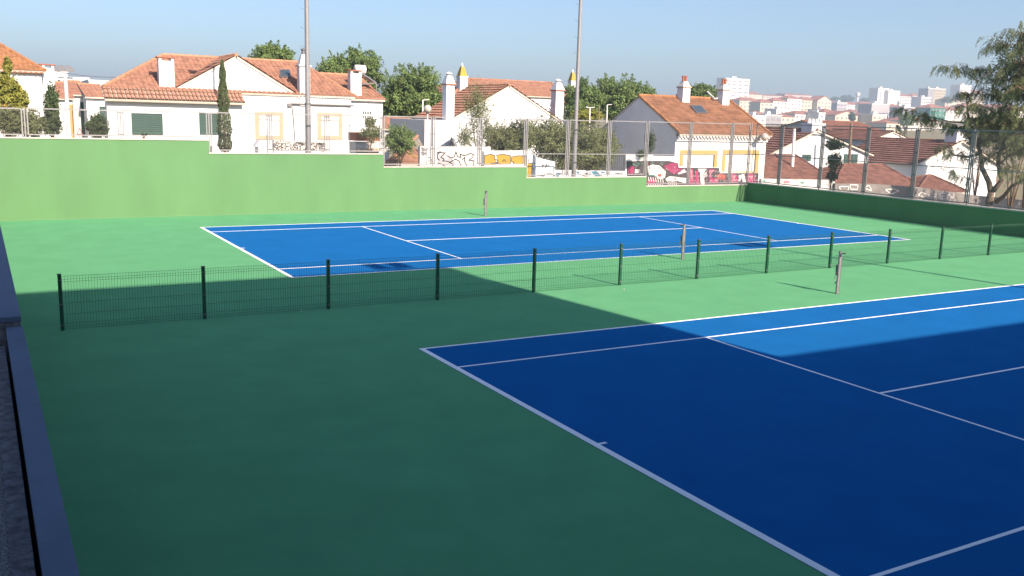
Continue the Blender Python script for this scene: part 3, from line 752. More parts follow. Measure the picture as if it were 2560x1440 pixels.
# ================================================================== house G: brown roof
g = thing('white_house', 'white house with broad brown tiled roof and yellow window frames', 'house', (36, 28, 0))
gx0, gx1 = 32.0, 39.85; gz = P(1690, 350, 24).z; gr = 5.72
zb = -2.5
MB().prism([(gx0, 24, zb), (gx0, 32, zb), (gx0, 32, 3.42), (gx0, 28, gr-.06), (gx0, 24, 3.42)], (.25, 0, 0)).build('gable_wall', MATS['grey_wall'], g)
MB().prism([(gx1, 24, zb), (gx1, 32, zb), (gx1, 32, 3.42), (gx1, 28, gr-.06), (gx1, 24, 3.42)], (-.25, 0, 0)).build('gable_wall', WW, g)
wins = []
for (a, b, yt, yb_) in ((1708, 1786, 386, 420), (1814, 1890, 385, 429)):
    wins.append((P(a, yt, 24).x, P(b, yt, 24).x, P(a, yb_, 24).z, P((a+b)/2, yt, 24).z))
wz0 = min(w_[2] for w_ in wins)-.35; wz1 = max(w_[3] for w_ in wins)
MB().box(gx0+.25, gx1-.25, 24.12, 24.3, zb, 3.2).build('wall', WW, g)
mb = MB()
xsw = [gx0+.001, wins[0][0], wins[0][1], wins[1][0], wins[1][1], gx1-.001]
mb.box(xsw[0], xsw[1], 24.001, 24.12, zb, 3.18); mb.box(xsw[2], xsw[3], 24.001, 24.12, zb, 3.18); mb.box(xsw[4], xsw[5], 24.001, 24.12, zb, 3.18)
for w_ in wins: mb.box(w_[0], w_[1], 24.001, 24.12, w_[3], 3.18); mb.box(w_[0], w_[1], 24.001, 24.12, zb, w_[2])
mb.build('front_wall', WW, g)
for w_ in wins: blind_window(g, w_[0], w_[1], w_[2], w_[3], 24.0, MATS['ochre'], .27, False)
MB().box(gx0+.25, gx1-.25, 31.7, 31.95, zb, 3.2).build('wall', WW, g)
ev = 23.55
fr = [V3((gx0-.06, ev, 3.36)), V3((gx1+.10, ev, 3.36)), V3((gx1+.10, 28, gr)), V3((gx0-.06, 28, gr))]
bk = [V3((gx1+.10, 32.3, 3.36)), V3((gx0-.06, 32.3, 3.36)), V3((gx0-.06, 28, gr)), V3((gx1+.10, 28, gr))]
roof([fr, bk], MATS['tile_brown'], MATS['tile_orange'], g, [((gx0-.06, 28, gr+.07), (gx1+.1, 28, gr+.07)), ((gx0-.02, ev, 3.44), (gx0-.02, 28, gr+.05)), ((gx1+.06, ev, 3.44), (gx1+.06, 28, gr+.05))], col=.22, course=.30, amp=.028, step=.03)
cornice(g, gx0, gx1, 23.62, 3.20, 29, MATS['white_paint'], .085)
cornice(g, gx0, gx1, 23.78, 3.03, 29, MATS['white_paint'], .085)
MB().box(gx0, gx1, 23.72, 24.0, 3.13, 3.195).build('cornice_band', MATS['grey_wall'], g)
MB().box(gx0, gx1, 23.86, 24.0, 2.93, 3.02).build('cornice_band', MATS['grey_wall'], g)
n_ = V3((1, 0, 0)).cross(V3((0, 28-ev, gr-3.36))).normalized(); p0 = fr[0]+n_*.05
for (px, pyb, pyt, w_) in ((1715, 256, 219, .62), (1814, 262, 226, .62)):
    b = PP(px, pyb, p0, n_); tz = P(px, pyt, b.y).z
    chimney(g, b.x, b.y+.3, b.z-.4, tz, w_, .62, 'pots')
q = [PP(1741, 284, p0, n_), PP(1769, 284, p0, n_), PP(1752, 265, p0, n_), PP(1724, 265, p0, n_)]
sk = MB().prism(q, n_*.07).build('skylight', MATS['grey_metal'], g)
cc = sum(q, V3())/4; MB().face([cc+(p-cc)*.78+n_*.074 for p in q]).build('skylight_pane', MATS['glass'], sk)
MB().tube([PP(1766, 236, p0, n_)+n_*.2, PP(1784, 252, p0, n_)+n_*.15, PP(1800, 250, p0, n_)+n_*.15], .07, 8).build('flue_pipe', MATS['white_aged'], g)

# ================================================================== graffiti walls
def pwall(name, label, pts, Y, zb, m, th=.22, grp=None):
    top = [P(x, y, Y) for x, y in pts]
    t = thing(name, label, 'wall', (top[0].x, Y, zb), grp)
    MB().prism([(top[0].x, Y, zb)]+[]+[(top[-1].x, Y, zb)]+[tuple(p) for p in reversed(top)], (0, th, 0)).build('wall_body', m, t)
    return t
GRW = 19.0
def C1(l, Y): return [P(1040+x/7.111, 340+y/7.111, Y) for x, y in l]     # pieces read off one stretch of wall
def C2(l, Y): return [P(1380+x/4.741, 360+y/4.741, Y) for x, y in l]
def paint(parent, polys, cv, Y, m, off, name='graffiti_shape'):
    for pl in polys:
        pts = cv(pl, Y); MB().face([V3((p.x, Y-off, p.z)) for p in pts]).build(name, m, parent)
def strokes(parent, lines, cv, Y, m, off, wd, name='graffiti_stroke'):
    for ln_ in lines:
        mb = MB(); ribbon(mb, cv(ln_, Y), wd, Y-off); mb.build(name, m, parent)
gw1 = pwall('graffiti_wall', 'white wall sprayed with silver and black wildstyle lettering', [(1050, 366), (1226, 367), (1227, 377), (1318, 376)], GRW, -1, MATS['white_aged'])
paint(gw1, [[(375,190),(520,190),(440,300),(600,360),(700,480),(660,530),(380,530)], [(80,200),(200,200),(200,340),(90,350)]], C1, GRW, MATS['silver_paint'], .004)
strokes(gw1, [[(390,300),(430,280),(380,330),(380,400),(420,430)], [(520,290),(440,380),(500,410),(470,450)], [(560,350),(620,390),(680,370),(710,280),(740,370),(800,380),(780,320),(860,350),(970,310),(1020,330),(1010,370),(940,430),(1030,440),(1020,530)], [(590,470),(650,440),(700,410),(770,450),(800,530)], [(820,420),(870,380),(860,440),(900,530)], [(480,440),(560,450),(640,490),(660,530)], [(390,480),(460,500),(520,540)], [(370,300),(420,290),(500,300)]], C1, GRW, MATS['black_paint'], .008, .045)
strokes(gw1, [[(90,210),(130,220),(110,260),(160,240),(190,270)], [(90,300),(130,290),(120,340),(170,300),(190,350)], [(230,250),(270,240),(250,300)], [(190,390),(250,380),(280,430)], [(170,470),(230,440),(290,450)]], C1, GRW, MATS['black_paint'], .008, .03)
gw2 = pwall('graffiti_wall', 'wall sprayed with yellow bubble letters outlined in black', [(1210.5, 378.6), (1330, 379), (1337, 390), (1347, 395), (1364, 399), (1388, 404.5)], GRW-.25, -1, MATS['white_wall'])
Yb = GRW-.25
paint(gw2, [[(1215,340),(1330,325),(1395,345),(1400,410),(1430,430),(1420,520),(1215,520)], [(1425,340),(1530,320),(1640,335),(1675,350),(1675,510),(1430,515),(1440,450)], [(1700,370),(1800,350),(1960,350),(1960,510),(1740,510),(1700,450)], [(1985,490),(2060,480),(2050,730),(1975,730)]], C1, Yb, MATS['yellow_paint'], .004)
strokes(gw2, [[(1210,520),(1215,345),(1330,322),(1400,345),(1400,410),(1450,430),(1460,470),(1415,470)], [(1425,345),(1530,318),(1680,350),(1680,500),(1730,500)], [(1540,460),(1550,425),(1580,425),(1590,460)], [(1700,460),(1730,460),(1730,500)], [(1695,450),(1700,370),(1800,350),(1970,350)], [(1330,490),(1400,480),(1500,495)], [(2000,410),(2005,490),(2065,480),(2050,735),(1980,725)], [(2150,700),(2280,710),(2290,670)], [(2320,700),(2330,670),(2400,670),(2460,710)], [(2230,530),(2270,510),(2250,560)], [(2290,520),(2330,500),(2300,560),(2370,510)]], C1, Yb, MATS['dark_paint'], .008, .04)
paint(gw2, [[(2090,480),(2130,470),(2120,510)], [(2060,580),(2100,570),(2090,600)]], C1, Yb, MATS['blue_paint'], .004)
gw3 = pwall('graffiti_wall', 'low white wall with pale blue tags below the bushes', [(1387, 425), (1566, 428)], GRW, -1, MATS['white_wall'])
paint(gw3, [[(460,325),(520,318),(560,360),(580,385),(510,385)], [(60,350),(110,345),(80,385),(40,385)], [(285,325),(330,325),(310,365)], [(580,325),(630,330),(620,350),(580,345)]], C2, GRW, MATS['blue_paint'], .004)
strokes(gw3, [[(335,330),(330,365),(400,380)], [(460,330),(440,375)], [(520,322),(570,365),(600,385)], [(120,340),(130,385)], [(180,330),(200,380)], [(380,345),(420,350),(400,360)], [(750,350),(790,340),(770,355),(840,345)], [(20,385),(60,345),(110,350)]], C2, GRW, MATS['dark_paint'], .008, .035)
# pink mural on house wall
PY = 21.6
mw = pwall('graffiti_wall', 'boundary wall with the pink toothed monster mural under yellow windows', [(1565, 386), (1632, 386), (1633, 390), (1697, 391), (1698, 416), (1799, 419), (1802, 430), (1897, 433)], PY, -2.2, MATS['white_wall'])
paint(mw, [[(885,205),(1100,200),(1390,200),(1495,230),(1500,280),(1980,282),(1990,345),(2450,345),(2440,480),(1120,510),(885,380)]], C2, PY, MATS['dark_paint'], .004, 'mural_ground')
paint(mw, [[(1130,260),(1190,240),(1220,250),(1270,250),(1310,290),(1350,320),(1340,400),(1290,420),(1200,380),(1130,370)], [(1340,410),(1390,380),(1460,385),(1530,400),(1590,400),(1590,470),(1480,440),(1400,430),(1350,440)], [(1720,290),(1840,290),(1800,340),(1810,480),(1760,480),(1750,340)], [(2210,370),(2280,350),(2300,460),(2260,460),(2250,400),(2210,460)], [(1480,330),(1560,300),(1600,330),(1500,360)], [(985,300),(1040,300),(1030,345),(980,345)]], C2, PY, MATS['white_paint'], .008)
paint(mw, [[(1320,260),(1410,220),(1490,230),(1490,290),(1550,290),(1520,330),(1440,360),(1380,320)], [(1610,290),(1670,290),(1690,400),(1690,480),(1630,480)], [(1690,320),(1730,310),(1750,480),(1700,480)], [(1850,295),(1930,295),(1930,330),(1890,340),(1890,400),(1970,410),(1970,470),(1870,470)], [(2120,350),(2180,350),(2210,420),(2180,465),(2110,465)], [(2290,390),(2330,350),(2400,350),(2430,460),(2300,460)], [(900,290),(950,250),(975,280),(960,360),(900,350)], [(1120,430),(1180,420),(1250,440),(1200,470),(1120,470)]], C2, PY, MATS['pink_paint'], .009)
OUT = [[(1130,260),(1190,240),(1270,250),(1350,320),(1340,400),(1290,420),(1200,380),(1130,370)], [(1340,410),(1390,380),(1460,385),(1590,400),(1590,470),(1480,440),(1350,440)], [(1720,290),(1840,290),(1800,340),(1810,480),(1760,480),(1750,340)], [(1320,260),(1410,220),(1490,230),(1490,290),(1550,290),(1520,330),(1440,360),(1380,320)], [(1610,290),(1670,290),(1690,400),(1690,480),(1630,480)], [(1690,320),(1730,310),(1750,480),(1700,480)], [(1850,295),(1930,295),(1930,330),(1890,340),(1890,400),(1970,410),(1970,470),(1870,470)], [(2120,350),(2180,350),(2210,420),(2180,465),(2110,465)], [(2290,390),(2330,350),(2400,350),(2430,460),(2300,460)], [(2210,370),(2280,350),(2300,460),(2260,460),(2250,400),(2210,460)]]
strokes(mw, [o_+o_[:1] for o_ in OUT], C2, PY, MATS['black_paint'], .0115, .03)
strokes(mw, [[(x_+random.uniform(-8, 8), y_), (x_+random.uniform(6, 26), y_-random.uniform(8, 30))] for x_ in range(1620, 2440, 34) for y_ in (335, 390, 440) if not (x_ < 1990 and y_ < 300) and not (x_ > 1990 and y_ < 360)], C2, PY, MATS['white_paint'], .0155, .018, 'mural_highlight')
for m_ in ('palepink_paint', 'pink_paint', 'silver_paint'):
    strokes(mw, [[(x_, y_), (x_+random.uniform(-14, 14), y_+random.uniform(8, 22))] for x_, y_ in [(random.uniform(1130, 1600), random.uniform(240, 460)) for _ in range(14)]+[(random.uniform(1610, 2430), random.uniform(360, 455)) for _ in range(16)]+[(random.uniform(900, 1050), random.uniform(230, 350)) for _ in range(4)]], C2, PY, MATS[m_], .017, .03, 'mural_mark')
paint(mw, [[(1945,370),(2000,350),(2060,370),(2050,420),(1960,415)], [(1250,360),(1300,350),(1290,390),(1250,385)]], C2, PY, MATS['orange_paint'], .012)
paint(mw, [[(1640,300),(1660,300),(1660,420),(1645,420)], [(1865,310),(1915,310),(1900,325),(1870,390)], [(2135,370),(2165,370),(2170,440),(2140,430)], [(1430,400),(1480,400),(1460,430)], [(2330,380),(2390,370),(2370,430)]], C2, PY, MATS['palepink_paint'], .013)
paint(mw, [[(1780,350),(1830,330),(1840,370),(1790,420)]], C2, PY, MATS['silver_paint'], .013)
strokes(mw, [[(900,235),(930,245)], [(955,235),(1000,260),(1030,245),(1060,235)], [(1000,225),(1050,240),(1085,230)], [(1200,195),(1185,235)], [(1285,225),(1298,245),(1305,215)], [(1130,370),(1200,370),(1240,385)]], C2, PY, MATS['teal_paint'], .014, .05)
strokes(mw, [[(x, 390+ (x-1130)*.12), (x+10, 440+(x-1130)*.1)] for x in range(1140, 1320, 28)]+[[(x, 435), (x+8, 480)] for x in range(1370, 1480, 24)]+[[(x, 475), (x+6, 500)] for x in range(1140, 1330, 28)], C2, PY, MATS['white_paint'], .014, .05, 'mural_tooth')
strokes(mw, [[(1150+i*24, 300+(i % 3)*22), (1165+i*24, 275+(i % 2)*18), (1172+i*24, 305)] for i in range(7)]+[[(1340+i*25, 290), (1370+i*25, 245)] for i in range(6)]+[[(1290,320),(1320,330)], [(1460,330),(1560,300)]], C2, PY, MATS['black_paint'], .014, .022)
# pale graffiti walls beyond the right corner
R1 = pwall('graffiti_wall', 'sunlit pale wall with faint green tags beyond the court corner', [(1904, 447), (2088, 450)], 21.6, -3, MATS['white_aged'])
def C3(l, Y): return [P(1880+x/4, 420+y/4, Y) for x, y in l]
paint(R1, [[(310,130),(370,125),(380,150),(320,155)]], C3, 21.6, MATS['palepink_paint'], .004)
paint(R1, [[(480,140),(530,138),(510,158),(485,158)], [(90,125),(140,120),(130,140)]], C3, 21.6, MATS['teal_paint'], .004)
strokes(R1, [[(200,130),(250,120),(290,140),(340,120)], [(400,130),(440,120),(470,150),(540,170)], [(540,140),(600,130),(610,180)], [(660,150),(720,140),(770,170)], [(680,180),(740,160),(780,190)]], C3, 21.6, MATS['silver_paint'], .006, .05)
R2 = pwall('graffiti_wall', 'grey lower wall, colour darkened for tree shade, with white tags beneath the dark red roof', [(2088.5, 459), (2190, 460), (2300, 468), (2420, 486), (2480, 492), (2700, 515)], 19.0, -3, mat('wall_shaded_grey', (.17, .165, .165), .9, .2, 1.5))  # grey base is darkened to carry the tree shade over this wall
for s_ in ([(870,185),(970,185),(960,225),(890,225)], [(980,165),(1060,170),(1055,215),(985,210)], [(1120,200),(1170,170),(1200,230)], [(1330,215),(1420,210),(1470,230),(1390,260)], [(1660,270),(1700,240),(1740,265),(1700,285)]):
    strokes(R2, [s_+s_[:1]], C3, 19.0, MATS['white_paint'], .006, .06)
lettering(R2, 'OPEN', P(2310, 480, 19).x, P(2385, 490, 19).x, P(2340, 498, 19).z, P(2340, 484, 19).z, 19-.006, .09, MATS['silver_paint'])

# ================================================================== house H and its neighbours on the right
HY = 30
hh = thing('white_house', 'white gabled house with dark red roof and green shutters', 'house', (52, 32, -1))
ap = P(2037, 326, HY); lfz = P(1925, 381, HY); rfz = P(2172, 384, HY)
hx0, hx1 = lfz.x, rfz.x; hz = (lfz.z+rfz.z)/2
MB().prism([(hx0, HY, -6), (hx1, HY, -6), (hx1, HY, hz), (ap.x, HY, ap.z-.1), (hx0, HY, hz)], (0, 7, 0)).build('wall', WW, hh)
sl_ = [V3((hx0-.3, HY+7.2, hz-.12)), V3((hx0-.3, HY-.3, hz-.12)), V3((ap.x, HY-.3, ap.z)), V3((ap.x, HY+7.2, ap.z))]
sr_ = [V3((hx1+.3, HY-.3, hz-.12)), V3((hx1+.3, HY+7.2, hz-.12)), V3((ap.x, HY+7.2, ap.z)), V3((ap.x, HY-.3, ap.z))]
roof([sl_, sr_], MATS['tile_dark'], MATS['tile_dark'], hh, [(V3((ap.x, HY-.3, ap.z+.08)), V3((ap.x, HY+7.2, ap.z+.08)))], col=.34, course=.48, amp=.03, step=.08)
MB().box(ap.x-.55, ap.x+.95, HY-.2, HY+.9, ap.z-.3, ap.z+.55).build('chimney', WW, hh)
for i in range(4): MB().tube([V3((ap.x-.4+i*.42, HY+.3, ap.z+.55)), V3((ap.x-.4+i*.42, HY+.3, ap.z+.9))], [.15, .12], 8).build('chimney_pot', MATS['white_paint'], hh)
for (a, b, y0_, y1_) in ((2005, 2026, 386, 402), (2070, 2085, 387, 401), (2109, 2143, 385, 407)):
    xa, xb = P(a, 395, HY).x, P(b, 395, HY).x; za, zb_ = P(a, y1_, HY).z, P(a, y0_, HY).z
    f = MB().box(xa, xa+(xb-xa)*.42, HY-.07, HY-.01, za, zb_).build('window', MATS['shutter_green'], hh)
    MB().box(xa+(xb-xa)*.58, xb, HY-.07, HY-.01, za, zb_).build('shutter', MATS['shutter_green'], f)
    MB().box(xa+(xb-xa)*.42, xa+(xb-xa)*.58, HY-.04, HY-.005, za, zb_).build('pane', MATS['glass'], f)
# lower hip roof in front of H
def low_house(name, label, pts, Y, dep, rz_, tm, wall, zb=-5):
    # pts: eave left, eave right pixels
    a, b = P(*pts[0], Y), P(*pts[1], Y); t = thing(name, label, 'house', ((a.x+b.x)/2, Y, zb))
    rl, rr = P(*pts[2], Y+dep/2), P(*pts[3], Y+dep/2); r = (rl.z+rr.z)/2; ez_ = (a.z+b.z)/2
    MB().box(a.x+.2, b.x-.2, Y+.25, Y+dep-.2, zb, ez_-.02).build('wall', wall, t)
    hip_roof(t, a.x, b.x, Y, Y+dep, ez_, r, max(rl.x, a.x+.3), min(rr.x, b.x-.3), tm, tm, col=.26, course=.36, amp=.03, step=.045)
    return t
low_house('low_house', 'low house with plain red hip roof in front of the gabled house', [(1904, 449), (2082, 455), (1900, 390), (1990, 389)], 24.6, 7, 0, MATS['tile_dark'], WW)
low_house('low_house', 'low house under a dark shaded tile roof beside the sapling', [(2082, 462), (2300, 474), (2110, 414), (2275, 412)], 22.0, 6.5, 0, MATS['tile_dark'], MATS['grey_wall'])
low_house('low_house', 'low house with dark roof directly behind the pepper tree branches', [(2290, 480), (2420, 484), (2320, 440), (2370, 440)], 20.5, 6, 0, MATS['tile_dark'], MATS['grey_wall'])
low_house('low_house', 'low house with bright orange red roof behind the pepper tree trunk', [(2345, 452), (2500, 462), (2370, 418), (2470, 425)], 28, 8, 0, MATS['tile_red'], WW)
ii = thing('white_house', 'second gabled white house half hidden behind the pepper tree', 'house', (66, 27, -2))
IY = 26; ap = P(2400, 352, IY); lf2 = P(2285, 410, IY); xx1 = 2*ap.x-lf2.x
MB().prism([(lf2.x, IY, -6), (xx1, IY, -6), (xx1, IY, lf2.z), (ap.x, IY, ap.z-.1), (lf2.x, IY, lf2.z)], (0, 8, 0)).build('wall', WW, ii)
roof([[V3((lf2.x-.3, IY+8.2, lf2.z-.12)), V3((lf2.x-.3, IY-.3, lf2.z-.12)), V3((ap.x, IY-.3, ap.z)), V3((ap.x, IY+8.2, ap.z))], [V3((xx1+.3, IY-.3, lf2.z-.12)), V3((xx1+.3, IY+8.2, lf2.z-.12)), V3((ap.x, IY+8.2, ap.z)), V3((ap.x, IY-.3, ap.z))]], MATS['tile_dark'], MATS['tile_dark'], ii, [], col=.34, course=.48, amp=.03, step=.08)
MB().box(ap.x-.6, ap.x+1.0, IY-.1, IY+1, ap.z-.3, ap.z+.7).build('chimney', WW, ii)
jj = thing('white_house', 'white house with long red roof beyond the gabled house', 'house', (68, 44, -2))
a, b = P(2090, 345, 42), P(2230, 345, 42); ez_ = P(2150, 336, 42).z
gable_house(jj, a.x, b.x, 42, 51, -6, ez_, P(2150, 308, 46.5).z, WW, MATS['tile_dark'], MATS['tile_dark'], 'x', .3, .2, col=.3, course=.45, amp=.03, step=.05)
MB().box(P(2138, 352, 42).x, P(2160, 352, 42).x, 41.94, 42.0, P(2140, 362, 42).z, P(2140, 349, 42).z).build('window', MATS['ochre'], jj)
kk_ = thing('white_house', 'pale blue white house wall with cream window left of the pepper tree', 'house', (64, 36, -2))
a, b = P(2172, 400, 36), P(2240, 400, 36)
gable_house(kk_, a.x, b.x+2, 36, 43, -6, P(2200, 352, 36).z, P(2200, 330, 36).z, WW, MATS['tile_dark'], MATS['tile_dark'], 'y', .2, .1, col=.3, course=.45, amp=.03, step=.05)

# ------------------------------------------------------------------ vegetation
from mathutils import noise
def rdir(up=.3):
    d = V3((random.gauss(0, 1), random.gauss(0, 1), random.gauss(up, 1))); return d.normalized()
def leaf_cloud(leaves, name, m, parent):
    # leaves: (position, long axis, length, width ratio[, preferred facing])
    o0 = ORI.get(parent, V3((0, 0, 0))); v = []; f = []
    for lf_ in leaves:
        p, ax, s, asp = lf_[:4]
        n = V3((random.gauss(0, 1), random.gauss(0, 1), random.gauss(.5, 1)))
        if len(lf_) > 4: n = n*.55+lf_[4]*1.3
        sd = ax.cross(n)
        if sd.length < 1e-4: continue
        sd.normalize(); i = len(v); p = p-o0
        a = ax*s; b = sd*(s*asp); nn = ax.cross(sd)*(s*.12)
        v += [p-a*.5, p+b*.5+nn, p+a*.5, p-b*.5+nn]; f.append((i, i+1, i+2, i+3))
    me = bpy.data.meshes.new(name); me.from_pydata([tuple(q) for q in v], [], f); me.materials.append(m); me.update()
    o = bpy.data.objects.new(name, me); COL.objects.link(o); o.parent = parent; ORI[o] = o0
    return o
def crown_leaves(c, r, n, size, clumps=40, shoots=0, cr=.28, asp=.55, gap=.42):
    # leaves fill an uneven ellipsoid; noise cuts gaps between the boughs and breaks the outline
    L_ = []; c = V3(c); R = (r[0]+r[1]+r[2])/3; off = V3((random.uniform(0, 90), random.uniform(0, 90), 7)); fr = 2.6/max(.2, R)*R
    k = 0; tries = 0
    while k < n and tries < n*6:
        tries += 1
        d = rdir(.1); rr = random.random()**.42
        lim = .92+.55*noise.noise(d*2.1+off)+.34*noise.noise(d*5.3+off)
        rr *= 1.18
        if rr > lim: continue
        u = d*rr
        q = noise.noise(u*3.1+off)*.6+noise.noise(u*7.3+off)*.5
        if q < -.12+gap*(rr-.4)*.8-random.uniform(0, .25): continue
        p = c+V3((u.x*r[0], u.y*r[1], u.z*r[2]))
        out = (d+V3((0, 0, .55))).normalized()
        L_.append((p, (rdir(-.2)+out*.15).normalized(), size*random.uniform(.6, 1.25), asp, out)); k += 1
    for k in range(shoots):
        d = rdir(.8); d.z = abs(d.z); b = c+V3((d.x*r[0], d.y*r[1], d.z*r[2]))*.72
        hgt = r[2]*random.uniform(.25, .65); lean = V3((d.x*.5+random.gauss(0, .12), d.y*.5+random.gauss(0, .12), 1)).normalized()
        for j in range(int(n/300)+10):
            t = random.random()**.8; w_ = (1-t)*R*.09+.015*R
            L_.append((b+lean*hgt*t+V3((random.gauss(0, w_), random.gauss(0, w_), 0)), rdir(.8), size*random.uniform(.6, 1.1), asp, (d+V3((0, 0, .3))).normalized()))
    return L_
def limbs(mb, base, c, r, th, n=7):
    base = V3(base); c = V3(c); fork = base.lerp(c, .45)
    mb.tube([base, base.lerp(fork, .5)+V3((th*.4, 0, 0)), fork], [th, th*.8, th*.65], 8)
    for k in range(n):
        d = rdir(.6); d.z = abs(d.z)*.8; e = c+V3((d.x*r[0], d.y*r[1], d.z*r[2]))*.75; m_ = fork.lerp(e, .5)+V3((random.uniform(-.1, .1)*r[0], 0, .08*r[2]))
        mb.tube([fork, m_, e], [th*.5, th*.3, th*.08], 6)
def tree(name, label, cat, ells, Y, n, size, leafm, barkm='bark', zb=None, shoots=8, clumps=75, group=None, cr=.23, th=.16, asp=.55, dy=1.0, gap=.42):
    (px, py, rx, ry) = ells[0]
    c = P(px, py, Y); sc_ = (c-CAM).dot(FW)/FPX
    zb = ground_h(c.x, Y) if zb is None else zb
    t = thing(name, label, cat, (c.x, Y, zb), group)
    mb = MB(); L_ = []; tot = sum(e[2]*e[3] for e in ells)
    for e in ells:
        cc_ = P(e[0], e[1], Y+random.uniform(-.3, .3)); r = (e[2]*sc_, (e[2]+e[3])*.5*sc_*dy, e[3]*sc_)
        L_ += crown_leaves(cc_, r, int(2.6*n*e[2]*e[3]/tot), size*.95, max(6, int(clumps*e[2]*e[3]/tot)), max(0, int(2.2*shoots*e[2]*e[3]/tot)), cr, asp, gap)
        limbs(mb, (c.x, Y, zb), cc_, r, th, 5)
    mb.build('trunk', MATS[barkm], t, smooth=True)
    leaf_cloud(L_, 'crown', MATS[leafm], t)
    return t
BG = 'broadleaf trees behind the houses'
tree('broadleaf_tree', 'treetop peeking over the ridge of the big white house', 'tree', [(683, 158, 56, 44)], 48, 6500, .20, 'leaf', shoots=12, group=BG)
tree('broadleaf_tree', 'wide light green tree behind the solar heater roof', 'tree', [(840, 195, 50, 52), (900, 190, 60, 62)], 52, 11000, .22, 'leaf', shoots=18, group=BG)
tree('broadleaf_tree', 'dense green tree left of the tall white chimney', 'tree', [(1035, 240, 78, 72), (985, 260, 40, 50), (1080, 275, 45, 45)], 47, 14000, .22, 'leaf', shoots=16, group=BG)
tree('broadleaf_tree', 'green tree between the second light pole and the house chimney', 'tree', [(1455, 262, 48, 55)], 52, 6000, .22, 'leaf', shoots=10, group=BG)
tree('broadleaf_tree', 'broad green tree left of the brown roofed house', 'tree', [(1545, 255, 78, 58), (1600, 262, 50, 48)], 55, 13000, .23, 'leaf', shoots=18, group=BG)
tree('broadleaf_tree', 'sparse treetop behind the brown roof chimneys', 'tree', [(1750, 238, 62, 26)], 62, 3600, .22, 'leaf', shoots=16, group=BG)
tree('broadleaf_tree', 'yellow green hedge tree below the second light pole', 'tree', [(1470, 292, 45, 20)], 44, 2500, .16, 'leaf_yellow', shoots=3, group=BG)
tree('bush', 'wide olive green bush around the foot of the second light pole', 'bush', [(1440, 372, 100, 66), (1370, 345, 60, 52), (1500, 372, 55, 58)], 21.2, 19000, .105, 'leaf_olive', shoots=10, clumps=60, th=.08)
tree('bush', 'grey green bush above the yellow graffiti wall', 'bush', [(1262, 350, 62, 40), (1305, 340, 40, 42)], 20.6, 7500, .095, 'leaf_olive', shoots=8, th=.06)
tree('slender_tree', 'wispy young tree in front of the white gable', 'tree', [(1195, 275, 48, 75), (1165, 345, 34, 42), (1225, 335, 44, 36), (1200, 400, 40, 30)], 20.3, 3600, .085, 'leaf_olive', shoots=14, th=.05, gap=1.25)
tree('slender_tree', 'small leafy tree beside the shed at the white house corner', 'tree', [(925, 308, 18, 16), (930, 335, 34, 20)], 19.0, 900, .10, 'leaf_olive', shoots=3, th=.03)
tree('bush', 'round green bush behind the leaning canes', 'bush', [(1000, 352, 42, 40)], 22.4, 3500, .10, 'leaf', shoots=4, th=.05)
tree('leafy_tree', 'yellow green small tree in front of the far left house', 'tree', [(16, 225, 34, 42), (18, 165, 10, 22), (50, 250, 22, 25)], 24, 4200, .13, 'leaf_yellow', shoots=5, th=.06)
tree('bush', 'feathery green shrub behind the fence at the far left', 'bush', [(25, 305, 45, 38), (75, 310, 40, 35)], 17.5, 4200, .09, 'leaf_olive', shoots=8, th=.05)
tree('bush', 'tall dark green shrub at the corner of the far left house', 'bush', [(130, 265, 18, 52), (128, 310, 26, 30)], 24, 3800, .11, 'leaf_dark', shoots=4, th=.05)
tree('bush', 'small dark shrub beside the wall of the big white house', 'bush', [(243, 318, 29, 30)], 21, 2400, .09, 'leaf_dark', shoots=6, th=.05)
tree('slender_tree', 'dark young tree in front of the grey gable wall', 'tree', [(1625, 355, 12, 30), (1605, 385, 16, 12)], 20.8, 900, .09, 'leaf_dark', shoots=2, th=.03)
tree('sapling', 'slim sapling behind the right fence with two leafy tufts', 'tree', [(2085, 362, 28, 16), (2086, 405, 18, 24), (2080, 440, 16, 14)], 10.5, 1500, .11, 'leaf_dark', shoots=3, th=.03, zb=-.9)

# cypress
cb = P(563, 378, 16.4); ct = P(555, 150, 16.4)
cy = thing('cypress', 'slim dark cypress in front of the big white house', 'tree', (cb.x, 16.4, 1.5))
L_ = []
for k in range(7000):
    t = random.random(); c0 = cb.lerp(ct, t)
    r = (.30*(1-t)**.55*min(1, .55+t*4))*(1+.22*math.sin(9*t+.5)*math.sin(31*t))+.015
    a = random.uniform(0, 2*PI); rr = r*random.uniform(.6, 1.05)
    L_.append((c0+V3((math.cos(a)*rr, math.sin(a)*rr, 0)), (V3((math.cos(a)*.35, math.sin(a)*.35, 1))+rdir(0)*.25).normalized(), random.uniform(.05, .11), .4))
MB().tube([(cb.x, 16.4, 1.0), cb, ct], [.06, .05, .008], 6).build('trunk', MATS['bark'], cy)
leaf_cloud(L_, 'crown', MATS['leaf_cypress'], cy)

# yucca
yc = P(359, 340, 15.6)
yu = thing('yucca', 'spiky yucca rosette above the far wall below the shutter', 'plant', (yc.x, 15.6, yc.z-.4))
MB().tube([(yc.x, 15.6, 1.2), (yc.x, 15.6, yc.z-.05)], [.06, .05], 8).build('stem', MATS['bark'], yu)
for k in range(18):
    a = random.uniform(0, 2*PI); el = random.uniform(.2, 1.4); d = V3((math.cos(a)*math.cos(el), math.sin(a)*math.cos(el), math.sin(el)))
    s = d.cross(V3((0, 0, 1))).normalized()*.018; b = V3((yc.x, 15.6, yc.z-.05)); m_ = b+d*.18; e = b+d*.36-V3((0, 0, .05))
    MB().prism([b-s, m_-s, e, m_+s, b+s], d.cross(s).normalized()*.006).build('leaf_blade', MATS['leaf_olive'], yu)

